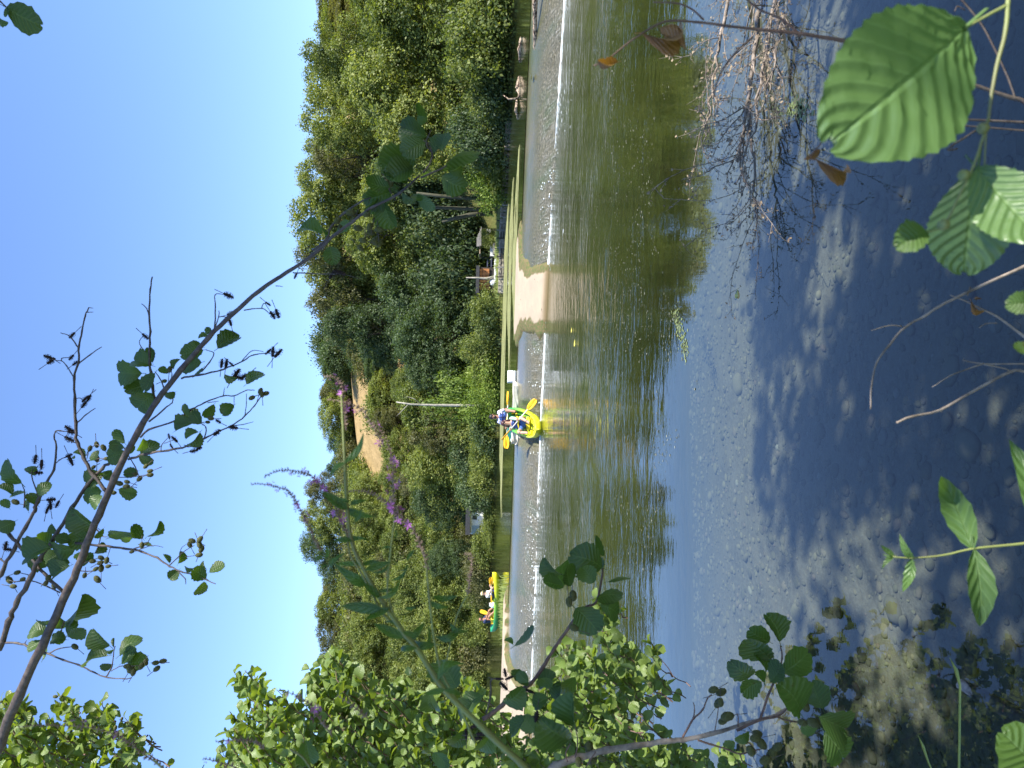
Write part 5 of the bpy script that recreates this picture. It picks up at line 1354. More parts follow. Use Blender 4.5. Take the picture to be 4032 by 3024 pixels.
for pts, r in [(A1((1000, 945), (985, 850), (975, 760), (963, 650), (970, 500), (962, 380), (970, 230), (983, 145)), (6, 2.5)), (A1((962, 400), (945, 350), (915, 322)), (2.5, 1.5)), (A1((955, 650), (910, 600), (900, 560), (925, 530)), (2, 1.2)),
               (A1((690, 1530), (600, 1420), (540, 1310), (500, 1220), (490, 1090), (483, 950), (480, 800), (505, 700), (510, 600), (530, 500), (550, 400), (575, 345)), (8, 2.5)),
               (A1((478, 800), (430, 720), (395, 690), (350, 685), (310, 665)), (2.5, 1.3)), (A1((398, 690), (400, 672), (455, 668)), (2, 1.2)), (A1((505, 710), (580, 650), (655, 600)), (3, 1.5)), (A1((505, 1085), (550, 1040), (615, 995)), (3, 1.5)), (A1((505, 605), (450, 530), (390, 510)), (3, 1.5)), (A1((575, 345), (600, 350)), (2, 1)), (A1((560, 375), (600, 375)), (2, 1)),
               (A1((490, 1220), (430, 1190), (445, 1140)), (2, 1.2)), (A1((485, 935), (520, 930), (550, 960)), (2, 1.2)),
               (A1((220, 1640), (260, 1560), (290, 1490), (350, 1390), (365, 1250), (350, 1180), (365, 1140), (420, 1145)), (7, 2)), (A1((360, 1350), (400, 1320), (440, 1310)), (2, 1.2)),
               (A1((830, 1325), (950, 1290), (1090, 1265), (1210, 1240), (1320, 1190), (1400, 1150), (1490, 1110), (1580, 1045), (1640, 980), (1690, 910)), (5, 2)), (A1((1320, 1190), (1330, 1120), (1290, 1090)), (3, 1.5)), (A1((1040, 1275), (1045, 1230), (1090, 1180)), (2, 1)), (A1((1060, 1222), (1120, 1200)), (1.5, 1)), (A1((1210, 1245), (1270, 1240)), (2, 1)), (A1((1490, 1110), (1570, 1100), (1635, 1083)), (2, 1)), (A1((1580, 1045), (1590, 960), (1590, 900)), (2, 1.2)),
               (A1((905, 1180), (960, 1135), (1130, 1075), (1230, 1010), (1320, 960), (1440, 915), (1510, 915), (1590, 880), (1640, 880)), (4, 1.8)), (A1((1440, 915), (1450, 860)), (2, 1)), (A1((1340, 960), (1410, 950)), (2, 1)), (A1((1510, 920), (1510, 975)), (1.5, 1)),
               (A1((1170, 800), (1290, 780), (1440, 745), (1570, 690), (1640, 650), (1790, 635)), (4, 1.8)), (A1((1560, 690), (1625, 625), (1700, 630)), (2, 1.2)), (A1((1385, 480), (1390, 340), (1388, 262), (1440, 262)), (3.2, 1.5)), (A1((1390, 470), (1412, 400), (1412, 365)), (2.5, 1.5)), (A1((1412, 405), (1450, 405), (1475, 420)), (2, 1.2)), (A1((1575, 362), (1690, 350), (1740, 385), (1790, 385)), (2.5, 1.5)), (A1((1690, 350), (1700, 320), (1740, 322)), (2, 1.2)),
               (A1((1890, 120), (2000, 125), (2140, 130), (2200, 125)), (3, 1.5)), (A1((1780, 205), (1825, 210)), (2, 1)), (A1((965, 1080), (1060, 1000), (1110, 960), (1115, 930)), (4, 2)), (A1((1060, 870), (1030, 800), (1000, 760)), (3, 1.5)), (A1((1300, 760), (1350, 700), (1380, 640), (1330, 620)), (3, 1.5)), (A1((1085, 850), (1110, 780), (1095, 745)), (2.5, 1.2)), (A1((800, 1250), (870, 1370), (900, 1440)), (2.5, 1.5)), (A1((760, 1440), (850, 1440), (960, 1420)), (2, 1.2)), (A1((560, 1300), (570, 1270), (620, 1230), (660, 1250)), (2, 1.2)), (A1((550, 1340), (640, 1320), (680, 1320)), (2, 1.2)),
               (A1((155, 1640), (160, 1540), (140, 1480)), (3, 1.5)), (A1((245, 1560), (205, 1430), (215, 1390), (245, 1370)), (3, 1.5)),
               (A2((-15, 900), (0, 880), (60, 720), (110, 600), (200, 430), (250, 330), (350, 180), (460, 0), (560, -150), (650, -250), (720, -300)), (11, 6)),
               (A2((15, 860), (110, 862), (200, 890), (310, 930), (400, 970), (500, 1000), (600, 1050), (680, 1080), (790, 1090), (840, 1085)), (4.5, 2)), (A2((310, 930), (370, 900), (460, 885)), (3, 1.5)), (A2((680, 1075), (715, 1010), (725, 930), (735, 880)), (3, 1.5)), (A2((710, 1040), (770, 1010), (830, 1010)), (2, 1.5)), (A2((160, 862), (170, 845)), (2, 1)),
               (A2((480, 225), (640, 240), (800, 260), (900, 275), (1000, 320), (1080, 370), (1150, 405), (1230, 425), (1320, 460), (1375, 485)), (5.5, 2)), (A2((1080, 365), (1130, 320), (1170, 280), (1240, 240)), (2.5, 1.3)), (A2((1150, 310), (1155, 260), (1190, 230)), (1.5, 1)), (A2((850, 262), (930, 230), (960, 190)), (3, 1.5)), (A2((1140, 410), (1180, 450), (1185, 485)), (2.5, 1.5)), (A2((880, 270), (970, 240), (1040, 250)), (1.8, 1)),
               (A2((-10, 80), (60, 170), (150, 270), (230, 360), (310, 450), (400, 530)), (6, 7)), (A2((-15, 460), (0, 430), (90, 260), (160, 130), (220, 20), (232, -20)), (8, 6.5)), (A2((380, 540), (300, 500), (200, 465), (100, 470), (60, 460)), (3, 1.5)), (A2((210, 450), (190, 430), (110, 410)), (2, 1.2)), (A2((490, 390), (560, 340), (640, 320)), (2.5, 1.5)), (A2((500, 400), (600, 400), (650, 350)), (2.5, 1.3)), (A2((600, 120), (640, 180), (610, 290)), (3, 1.5)), (A2((640, 180), (690, 185)), (2, 1)), (A2((0, 320), (30, 350), (30, 360)), (4, 3)), (A2((410, 720), (390, 800), (400, 850)), (3, 2)),
               (A3((220, 1640), (310, 1560), (330, 1500), (370, 1440), (440, 1380), (530, 1320), (600, 1290)), (5, 3)), (A3((480, 1370), (480, 1440)), (2, 1.5)), (A3((560, 1480), (560, 1560)), (2, 1.5)), (A3((620, 1420), (600, 1530)), (2, 1.5)), (A3((640, 1440), (650, 1580)), (2, 1.5)), (A3((940, 1130), (1000, 1020), (960, 940), (990, 850)), (4, 2)), (A3((930, 1160), (1060, 1100), (1090, 1080)), (4, 2.5)), (A3((760, 1310), (720, 1240), (700, 1200)), (3, 2)), (A3((1000, 1000), (970, 930), (930, 920)), (2.5, 1.5)), (A3((870, 1190), (800, 1130), (850, 1080)), (2.5, 1.5))]:
    twig(pts, r)
def leaves(lst, conv, parent, meshes, dfun, name='leaf', jit=.5):
    for e in lst:
        (b, t_) = conv((e[0], e[1]), (e[2], e[3])); w = e[4] if len(e) > 4 else .85
        D = dfun(b[0]) + rl.uniform(-.06, .06); L = math.hypot(b[0] - t_[0], b[1] - t_[1]); Lr = PX(L, D)
        tiltD = Lr * rl.uniform(-.35, .35)
        roll = math.acos(max(.2, min(1, w))) * (1 if rl.random() < .5 else -1) + rl.gauss(0, .12)
        put(rl.choice(meshes), name, P(b[0], b[1], D), P(t_[0], t_[1], D + tiltD), roll, parent)
leaves([(915, 770, 748, 765, 1), (980, 720, 855, 680), (985, 900, 870, 1010, 1), (950, 835, 805, 885), (970, 800, 930, 810, .6), (1310, 620, 1160, 650, .9), (1300, 700, 1175, 740), (1305, 600, 1210, 580), (1165, 680, 1115, 740, .6), (1085, 770, 1020, 740), (1405, 610, 1545, 520, .7), (1310, 735, 1250, 805, .5), (1130, 890, 1062, 925), (1590, 840, 1695, 758, .6), (1530, 800, 1445, 780, .7), (1510, 975, 1428, 1035, .95), (1380, 970, 1308, 1050, .8), (1300, 1085, 1178, 1030), (1300, 1095, 1240, 1015, .8), (1240, 1095, 1120, 1135, .7), (1280, 1150, 1193, 1190, .6), (1290, 1150, 1212, 1238, .5), (1225, 1040, 1180, 970, .5), (805, 1220, 742, 1135, .6), (800, 1245, 708, 1222, .6), (815, 1290, 690, 1305, 1), (925, 1190, 890, 1275, .8), (905, 1290, 1022, 1222, .8), (895, 1310, 990, 1345, .8), (830, 1215, 850, 1285, .6), (665, 1420, 535, 1475, 1), (655, 1530, 530, 1555, 1), (660, 1560, 585, 1638, .8), (765, 1520, 887, 1545, .7), (720, 1395, 660, 1450, .9), (548, 1320, 472, 1278, .5), (640, 1270, 588, 1330, .7), (140, 1480, 15, 1340, .75), (80, 1555, -20, 1500, .7), (160, 1540, 62, 1572, .5), (250, 1560, 318, 1478, .7), (245, 1620, 185, 1540, .8), (185, 1660, 175, 1580, .4), (225, 1430, 175, 1370, .8), (1370, 520, 1330, 475, .5), (1350, 540, 1278, 540, .5), (985, 700, 968, 600, .4), (1000, 770, 930, 885, .6), (60, 1640, 20, 1580, .7), (890, 1400, 800, 1420, .9), (480, 1300, 440, 1330, .3)], A1, sky_b, ALD, dep)
leaves([(610, 120, 445, 5, .75), (590, 190, 440, 205, .85), (345, 250, 228, 180, 1), (320, 250, 140, 320, .9), (480, 260, 300, 245, .7), (365, 160, 318, 105, .8), (445, 370, 320, 440, .9), (380, 290, 278, 345, 1), (445, 350, 370, 330, .9), (450, 215, 355, 180, .9), (660, 130, 600, 190, .6), (600, 290, 660, 225, .6), (95, 85, -20, 140, .8), (700, 190, 845, 140, .5), (910, 195, 835, 115, .8), (940, 180, 1032, 92, .4), (840, 190, 772, 210, .7), (965, 245, 885, 235, .35), (1135, 355, 1160, 278, .5), (1080, 352, 1045, 295, .4), (1140, 395, 1078, 455, 1), (1235, 385, 1178, 375, .6), (1315, 450, 1225, 390, 1), (1318, 390, 1295, 338, .5), (1335, 410, 1437, 365, .6), (1300, 470, 1262, 560, .5), (415, 725, 545, 558, .45), (420, 742, 472, 698, .5), (435, 820, 545, 770, .7), (430, 810, 480, 738, .7), (335, 712, 228, 730, .4), (305, 790, 172, 790, .8), (420, 840, 320, 830, .9), (272, 965, 310, 855, .35), (270, 850, 175, 915, .6), (700, 880, 580, 775, .75), (685, 945, 528, 990, .45), (762, 940, 890, 825, .5), (775, 990, 875, 905, .55), (718, 1000, 636, 1022, .6), (728, 890, 730, 828, .3), (725, 900, 664, 912, .5), (810, 1010, 925, 975, .9), (385, 700, 345, 780, .9), (505, 290, 530, 370, .7), (160, 280, 330, 330, .6), (340, 800, 390, 870, .7), (560, 270, 480, 330, .7), (470, 120, 560, 190, .9), (590, 345, 530, 300, .8)], A2, sky_b, ALD, dep)
leaves([(280, 1530, 122, 1500, .55), (960, 890, 782, 830, 1), (950, 930, 795, 1000, .95), (962, 790, 885, 680, .6), (1010, 1000, 1045, 870, .6), (1060, 985, 1085, 865, .6), (1062, 1100, 1285, 985, .42), (1065, 1150, 1215, 1240, .85), (890, 1010, 655, 1100, 1), (870, 1100, 700, 1150, .9), (730, 1250, 545, 1310, .95), (720, 1220, 560, 1190, .7), (680, 1320, 750, 1490, .8), (900, 1280, 1015, 1365, .8), (935, 1310, 865, 1272, .7), (830, 1200, 700, 1090, .9), (805, 1260, 880, 1330, .4), (330, 1610, 355, 1725, .95), (375, 1510, 465, 1460, .5), (1110, 1120, 1195, 1085, .6), (970, 1120, 930, 1160, .4), (900, 760, 960, 800, .8), (650, 1300, 560, 1380, .6), (300, 1560, 290, 1490, .5), (720, 1180, 780, 1230, .7)], A3, sky_b, ALD, dep, jit=.3)
def cones(lst, conv, parent, old, dfun, size=(20, 27), stalk=True):
    for e in lst:
        (c,) = conv((e[0], e[1])); D = dfun(c[0]) + rl.uniform(-.03, .03); an = rl.uniform(0, 6.28); s_ = rl.uniform(*size) * (e[2] if len(e) > 2 else 1)
        a = P(c[0] - math.cos(an) * s_ * .5, c[1] - math.sin(an) * s_ * .5, D); b = P(c[0] + math.cos(an) * s_ * .5, c[1] + math.sin(an) * s_ * .5, D + rl.uniform(-.004, .004))
        put(rl.choice(CO if old else CG), 'old_cone' if old else 'green_cone', a, b, 0, parent)
        if stalk:
            m_ = MB(); q = (c[0] - math.cos(an) * s_ * 1.6 + rl.gauss(0, 4), c[1] - math.sin(an) * s_ * 1.6 + rl.gauss(0, 4)); m_.tube([a, P(q[0], q[1], D)], [PX(1.1, D), PX(1.4, D)], 4); m_.build('stalk', M['twig'], parent)
cones([(310, 665), (330, 690), (460, 668, .8), (485, 705, .8), (465, 525, .9), (550, 935, 1.1), (575, 930), (543, 970), (445, 1130, 1.1), (465, 1150), (447, 1195, 1.1), (445, 1300), (458, 1335, 1.1), (228, 1325), (268, 1360, 1.1), (250, 1412, 1.1), (330, 1585, 1.1), (325, 1620, 1.1), (370, 1615, 1.1), (305, 1650, 1.1), (938, 532, .9), (1475, 268, 1.1), (1490, 385), (1485, 440), (1790, 385, 1.2), (1760, 395), (1730, 322, .9), (1760, 630, 1.2), (1795, 640, 1.2), (1730, 632), (1430, 705, 1.2), (1460, 708, 1.1), (1495, 712, .8), (1525, 770, 1.2), (1575, 790, 1.2), (1545, 800), (1400, 1152), (1505, 1120), (1408, 1080, .8), (1125, 1195, .9), (1090, 1175, .7), (1105, 1240, .7), (1270, 1240), (1250, 1270, .9), (1285, 1255, .8), (1908, 140, .9), (2190, 120, 1.7), (2140, 135, 1.3)], A1, sky_b, True, dep, (28, 38))
cones([(1095, 745), (623, 1230), (580, 1255), (668, 1250, 1.2), (625, 1320), (603, 1375, .8), (690, 1320), (770, 1480, 1.2), (820, 1470), (815, 1500), (730, 1540), (870, 1420, .9), (900, 1450), (940, 1370), (968, 1400), (968, 1425), (1360, 1060, .9), (1340, 1085, .8), (1680, 885), (1715, 900), (1625, 928), (1690, 905), (100, 1600, 1.2), (1060, 820, .9)], A1, sky_b, False, dep, (24, 30))
cones([(35, 240, 1), (50, 265)], A2, sky_b, True, dep, (28, 38))
cones([(60, 460, 1.3), (110, 412), (85, 500), (145, 455, .8), (345, 497), (308, 445), (292, 480), (645, 318), (680, 335), (640, 350), (610, 390), (645, 385), (690, 372, .8), (620, 455, 1.3), (590, 340), (905, 238), (840, 280, .7), (1210, 235), (1225, 210), (1275, 200), (1273, 235), (1285, 262), (1270, 300), (478, 885), (835, 1030, 1.3), (900, 1010, 1.2), (930, 985), (810, 1010), (850, 1050), (993, 988), (1040, 977, 1.1), (1000, 1025, 1.1), (540, 430, .9)], A2, sky_b, False, dep, (26, 33))
cones([(380, 1440), (400, 1490), (480, 1440), (515, 1490, 1.1), (545, 1570), (600, 1520, 1.1), (650, 1500), (620, 1580), (655, 1590, 1.2), (530, 1620), (570, 1400), (465, 1390, 1.1), (720, 1210, 1.2), (705, 1190, .9), (590, 1480), (635, 1560)], A3, sky_b, False, dep, (28, 38))
# second twig at the top left corner with one holed leaf
tl = empty('alder_twig', P(-20, 20, 1.7), 'end of an alder twig with one dark leaf at the top left corner', 'twig')
twig([(-40, -30), (0, 5), (25, 28)], (4, 2.5), parent=tl, D=(1.7, 1.7)); put(ALD[0], 'leaf', P(25, 30, 1.7), P(165, 105, 1.72), .5, tl); put(ALD[2], 'leaf', P(22, 32, 1.7), P(30, 68, 1.7), .8, tl); put(ALD[3], 'leaf', P(-10, 60, 1.7), P(30, 90, 1.7), 1.2, tl)

# ------------------------------------------------------------------ alder shrub on the left bank
def inside(x, y, poly):
    c = False; j = len(poly) - 1
    for i in range(len(poly)):
        if (poly[i][1] > y) != (poly[j][1] > y) and x < (poly[j][0] - poly[i][0]) * (y - poly[i][1]) / (poly[j][1] - poly[i][1]) + poly[i][0]: c = not c
        j = i
    return c
POLY_A = [(-80, 2760), (30, 2690), (110, 2800), (190, 2800), (230, 2725), (300, 2800), (400, 2740), (470, 2780), (540, 2860), (560, 2960), (520, 3060), (-80, 3060)]
POLY_B = [(800, 3060), (850, 2920), (900, 2900), (870, 2780), (860, 2720), (930, 2700), (920, 2610), (990, 2640), (1040, 2720), (1130, 2700), (1200, 2610), (1300, 2560), (1420, 2600), (1560, 2690), (1700, 2720), (1820, 2650), (1900, 2700), (1960, 2860), (2060, 2880), (2120, 2650), (2180, 2560), (2260, 2380), (2400, 2330), (2400, 2500), (2560, 2520), (2610, 2600), (2580, 2700), (2500, 2760), (2440, 2830), (2500, 2900), (2640, 2890), (2760, 2930), (2900, 2960), (2950, 3060)]
def shrub_thing(poly, D0, D1, nt, label, leafpx, name='alder_shrub', seed=0, dens=9, maxparts=300):
    r = random.Random(seed); cx_ = sum(p[0] for p in poly) / len(poly)
    root = empty(name, Vector((P(cx_, 3100, D0).x, (D0 + D1) / 2, .2)), label, 'shrub')
    xs_ = [p[0] for p in poly]; ys_ = [p[1] for p in poly]; cand = []; tw = MB(); cn = []
    for k in range(nt):
        for _ in range(60):
            ex, ey = r.uniform(min(xs_), max(xs_)), r.uniform(min(ys_), max(ys_))
            if inside(ex, ey, poly): break
        ang = math.radians(r.gauss(-25, 28))                     # growing up (image left) and right (image up)
        Lp = r.uniform(90, 210); D = r.uniform(D0, D1)
        sx, sy = ex + Lp * math.cos(ang) * .8, ey + Lp * math.cos(ang) * .55 + Lp * .35 * r.random()
        npt = 7; dD = r.gauss(0, .12); W = []; path = []
        for i in range(npt):
            u = i / (npt - 1); x = sx + (ex - sx) * u + r.gauss(0, 4); y = sy + (ey - sy) * u + r.gauss(0, 4) + 18 * math.sin(u * 3.1); path.append((x, y, D + dD * u)); W.append(P(x, y, D + dD * u))
        tw.tube(W, [PX(3.4 - 2.2 * i / (npt - 1), D) for i in range(npt)], 4, False)
        for i in range(dens):
            u = (i + .6) / dens; q = u * (npt - 1); a = int(min(npt - 2, q)); f = q - a
            x = path[a][0] * (1 - f) + path[a + 1][0] * f; y = path[a][1] * (1 - f) + path[a + 1][1] * f; d = D + dD * u
            if not inside(x, y, poly) and r.random() < .75: continue
            b = P(x, y, d); L = PX(leafpx, d) * r.uniform(.55, 1.15)
            dirv = Vector((r.gauss(.15, .8), r.gauss(0, .6), r.gauss(.15, .55))).normalized(); nrm = Vector((r.gauss(.3, .5), r.gauss(-.35, .5), r.gauss(.9, .4))).normalized()
            cand.append((b, b + dirv * L, nrm))
        if r.random() < .5:
            for q in range(r.randint(1, 3)): cn.append((path[-2][0] + r.gauss(0, 14), path[-2][1] + r.gauss(0, 14), D))
    tag(tw.build('twigs', M['twig_red'], root), kind='stuff')
    r.shuffle(cand)
    # the nearest leaves are single parts, the rest one joined part
    cand.sort(key=lambda c: c[0].y)
    for b, t_, n_ in cand[:maxparts]: put(r.choice(SHL), 'leaf', b, t_, 0, root, n_)
    rest = cand[maxparts:]; V = []; Fq = []; UV = []; off = 0
    data = []
    for m_ in SHL:
        v = np.array([tuple(q.co) for q in m_.vertices]); f = [tuple(p.vertices) for p in m_.polygons]
        uvv = np.zeros((len(v), 2)); 
        for lo, uv_ in zip(m_.loops, m_.uv_layers[0].data): uvv[lo.vertex_index] = uv_.uv
        data.append((v, np.array([q for q in f if len(q) == 4]), uvv))
    for b, t_, n_ in rest:
        v, f, uvv = data[r.randrange(6)]; x = t_ - b; L = x.length; x.normalize(); n2 = (n_ - x * n_.dot(x)).normalized(); y = n2.cross(x)
        Rm = np.array([[x.x, y.x, n2.x], [x.y, y.y, n2.y], [x.z, y.z, n2.z]]) * L
        V.append(v @ Rm.T + np.array(b)); Fq.append(f + off); UV.append(uvv); off += len(v)
    if rest:
        o = link('leaves', np_mesh('leaves', np.concatenate(V), np.concatenate(Fq), M['shrub_leaf'], True, None, np.concatenate(UV)), root); tag(o, kind='stuff')
    for (x, y, d) in cn[:70]:
        an = r.uniform(0, 6.28); s_ = r.uniform(15, 22) * 5 / d * .9
        put(r.choice(CG), 'green_cone', P(x, y, d), P(x + s_ * math.cos(an), y + s_ * math.sin(an), d), 0, root)
    return root
sa = shrub_thing(POLY_A, 4.4, 5.6, 110, 'sunlit alder crown top in the lower left corner against the sky', 48, seed=3, dens=10)
sb = shrub_thing(POLY_B, 4.3, 6.2, 500, 'large sunlit alder shrub on the left bank hanging over the river', 50, seed=5, dens=12)
mb = MB(); px_tube(mb, [(2980, 3100), (2700, 2960), (2500, 2960), (2300, 3010), (2180, 3060)], (12, 16), (1.9, 1.9), 8, .5)
# nearer boughs with big leaves in the lower left
nb = empty('alder_branch', P(2186, 3040, 1.9), 'near alder branch rising from the bottom edge with large shaded leaves', 'branch')
A4 = lambda *z: zT(z, .6173, 2000, 2000)
A5 = lambda *z: zT(z, .6173, 2900, 2000)
A6 = lambda *z: zT(z, .6173, 1100, 2000)
def tw2(pts, r, parent, D, mat='twig', n=7): m_ = MB(); px_tube(m_, pts, r, D, n, .6); return m_.build('twig', M[mat], parent)
tw2(A6((1300, 1350), (1420, 1260), (1500, 1180), (1600, 1120), (1680, 1020), (1750, 900), (1850, 760), (1940, 640), (2020, 600), (2060, 430), (2060, 380)), (9, 4), nb, 1.9, 'twig_red')
tw2(A4((250, 1700), (300, 1650), (450, 1590), (620, 1550), (800, 1520), (1000, 1490), (1110, 1480), (1300, 1440), (1500, 1380), (1620, 1345), (1700, 1325), (1740, 1300), (1800, 1270)), (15, 5), nb, 1.8, 'twig_dead')
for pts, r in [(A4((1115, 1465), (1180, 1350), (1240, 1290), (1270, 1220), (1300, 1190)), (4.5, 2.5)), (A4((1180, 1350), (1190, 1290), (1182, 1240)), (3, 1.5)), (A4((1210, 1480), (1300, 1510), (1400, 1540), (1480, 1570), (1560, 1550), (1610, 1540)), (4, 2.5)), (A4((1320, 1420), (1340, 1300), (1340, 1270)), (2, 1.5)), (A4((1465, 1395), (1470, 1340), (1460, 1310)), (3, 2)), (A4((1480, 1570), (1500, 1620), (1560, 1650)), (3, 2)),
               (A5((150, 1350), (200, 1200), (260, 1060), (290, 960), (280, 880)), (5, 3)), (A5((0, 1420), (150, 1350), (260, 1330), (330, 1270), (340, 1240)), (6, 3)), (A5((250, 1330), (320, 1355), (400, 1370)), (3.5, 2)), (A5((0, 1480), (80, 1500), (130, 1560)), (3, 2)), (A4((430, 1590), (445, 1500), (430, 1400)), (3, 2)), (A4((560, 1555), (530, 1600), (500, 1650)), (3, 2)), (A4((380, 1620), (370, 1560), (400, 1500)), (3, 2))]:
    tw2(pts, r, nb, 1.75, 'twig_red', 6)
leaves([(600, 380, 402, 290, .95), (345, 420, 228, 325, .6), (355, 500, 222, 470, .7), (400, 500, 375, 355, .7), (545, 480, 470, 365, .85), (505, 455, 415, 412, .4), (615, 305, 540, 190, .55), (600, 385, 555, 285, .7), (565, 580, 722, 545, .7), (590, 620, 722, 680, .95), (430, 640, 575, 780, 1), (640, 470, 778, 430, .4), (385, 1480, 195, 1350, .9), (385, 1490, 240, 1470, .6), (440, 1400, 400, 1190, .6), (350, 1250, 320, 1120, .5), (260, 1210, 160, 1270, .9), (130, 1110, 60, 1050, .8), (430, 1080, 300, 1180, .7), (270, 1150, 205, 1075, .7), (60, 1160, 110, 1240, .8), (110, 1330, 20, 1450, .8)], A4, nb, ALD, lambda x: 1.85, jit=.2)
leaves([(110, 1060, -40, 1000, .8), (210, 855, 75, 780, .9), (275, 855, 200, 668, .7), (220, 965, 58, 830, .45), (300, 1050, 470, 920, .95), (185, 1050, 115, 900, .5), (160, 1110, 28, 1175, .8), (215, 1110, 295, 985, .7), (405, 1305, 290, 1115, .65), (550, 1280, 475, 1105, .9), (525, 1330, 715, 1420, 1), (560, 1430, 705, 1620, .95), (520, 1390, 410, 1420, .7), (175, 1130, 130, 1050, .3), (80, 1430, 0, 1490, .7)], A5, nb, ALD, lambda x: 1.7, jit=.2)
leaves([(1590, 1130, 1480, 1040, .7), (1130, 1150, 1000, 960, .8), (1230, 1240, 1130, 1330, .7), (1300, 1200, 1190, 1300, .8), (1430, 1240, 1560, 1160, .7), (960, 1170, 990, 1300, .8), (1500, 880, 1640, 780, .35), (1490, 870, 1440, 830, .3), (1660, 1150, 1760, 1060, .8), (170, 1480, 200, 1640, 1), (1880, 300, 1700, 480, .5), (1640, 1430, 1550, 1330, .9), (1350, 1440, 1270, 1560, .9), (1180, 1420, 1100, 1530, .9), (980, 1560, 1080, 1650, .8), (820, 1010, 830, 1070, .8)], A6, nb, ALD, lambda x: 1.9, jit=.2)
cones([(1310, 1160, 1.2), (1360, 1175, 1.2), (1340, 1245, 1.1), (1355, 1240, 1), (1400, 1330, 1.3), (1370, 1360, 1.1), (1590, 1440, 1.1), (1610, 1500, 1.2), (1550, 1550, 1), (415, 560, 1.1), (390, 600, 1), (420, 765, 1), (515, 1530, 1.2), (540, 1610, 1.1), (450, 1620, 1), (600, 1600, 1)], A4, nb, False, lambda x: 1.8, (34, 42))
cones([(440, 1170, 1.1), (435, 1265, 1.2), (420, 1370, 1.1), (490, 1370, 1.3), (160, 1505, 1.3), (225, 1570, 1.3), (260, 1525, 1.2), (185, 1610, 1.2), (120, 1470, 1), (90, 1550, 1)], A5, nb, False, lambda x: 1.7, (38, 46))
cones([(1440, 1050, 1), (1405, 1090, 1), (1465, 1085, 1.1), (1430, 1135, 1.1), (1230, 1400, 1.3), (1190, 1440, 1.3), (1300, 1440, 1.3), (1260, 1470, 1.3), (1640, 1330, 1.2), (1600, 1170, 1)], A6, nb, True, lambda x: 1.85, (30, 42))
tw2(A6((1320, 1310), (1350, 1190), (1350, 1100), (1400, 1085)), (4, 2.5), nb, 1.9)

# ------------------------------------------------------------------ purple loosestrife
def spike(mb, petals, pts, D, r0_=7, flower=(.2, .6), seed=0, dens=1.0):
    r = random.Random(seed); W = px_tube(mb, pts, (1.2, 3.0), D, 5, .3); n = len(W)
    tot = sum((W[i + 1] - W[i]).length for i in range(n - 1)); acc = 0
    for i in range(n - 1):
        seg = W[i + 1] - W[i]; k = max(1, int(seg.length / (.0036 / dens)))
        ax = seg.normalized(); a = ax.orthogonal().normalized(); b = ax.cross(a)
        for j in range(k):
            u = (acc + seg.length * j / k) / tot; p = W[i].lerp(W[i + 1], j / k); size = PX(r0_, D if not isinstance(D, tuple) else D[0]) * (.7 + .75 * min(1, u * 2))
            for q in range(3):
                an = r.uniform(0, 6.28); d = (a * math.cos(an) + b * math.sin(an)) * 1.0 - ax * r.uniform(.2, .8); d.normalize()
                mb.tube([p, p + d * size * .6, p + d * size * 1.25], [size * .16, size * .30, size * .06], 4)
            if flower[0] < u < flower[1] and r.random() < .32:
                an = r.uniform(0, 6.28); d = (a * math.cos(an) + b * math.sin(an)).normalized(); c = p + d * size * 1.3
                e1 = d.orthogonal().normalized(); e2 = d.cross(e1)
                for q in range(6):
                    al = q * math.pi / 3 + r.uniform(0, .4); t_ = (e1 * math.cos(al) + e2 * math.sin(al) + d * .45).normalized(); s_ = t_.cross(d).normalized() * size * .22; m_ = len(petals.v); L = size * r.uniform(1.1, 1.7)
                    petals.v += [tuple(c), tuple(c + t_ * L * .6 + s_), tuple(c + t_ * L), tuple(c + t_ * L * .6 - s_)]; petals.f += [(m_, m_ + 1, m_ + 2, m_ + 3)]
        acc += seg.length
def herb(name, label, stems, spikes, lv, D, cat='flower', leafmesh=None, mat='stem_green'):
    root = empty(name, P(stems[0][0][0][0], stems[0][0][0][1], D), label, cat)
    for pts, r in stems: m_ = MB(); px_tube(m_, pts, r, D, 7, .25); m_.build('stem', M[mat], root)
    for k, s_ in enumerate(spikes):
        m_ = MB(); pe = MB(); spike(m_, pe, s_[0], D, s_[1], s_[2], seed=k + 3); so = m_.build('flower_spike', M['bud'], root); tag(so, kind='stuff')
        if pe.v: tag(pe.build('petals', M['petal'], root, smooth=False), kind='stuff')
    for e in lv:
        d = D + rl.uniform(-.03, .03); L = math.hypot(e[0] - e[2], e[1] - e[3])
        put(rl.choice(leafmesh or LAN), 'leaf', P(e[0], e[1], d), P(e[2], e[3], d + PX(L, d) * rl.uniform(-.4, .4)), rl.uniform(-1, 1), root)
    return root
def Z(*p): return [(x * 1.8228, y * 1.8228) for x, y in p]
mainstem = Z((1160, 1690), (1130, 1655), (1050, 1580), (960, 1490), (900, 1400), (870, 1365), (820, 1290), (780, 1220), (760, 1170), (750, 1100), (745, 1000), (740, 900), (738, 850))
B4 = lambda *z: zT(z, .3617, 900, 1700)
side1 = B4((1750, 2050), (1660, 1950), (1500, 1640), (1420, 1500), (1330, 1350), (1290, 1150), (1270, 1100))
lv = []
for i in range(3, len(mainstem) - 2):
    x, y = mainstem[i]
    for s_ in (1, -1):
        L = rl.uniform(60, 120); an = math.radians(rl.gauss(0, 25)); lv.append((x, y, x + s_ * L * math.cos(an), y + L * math.sin(an) - 30))
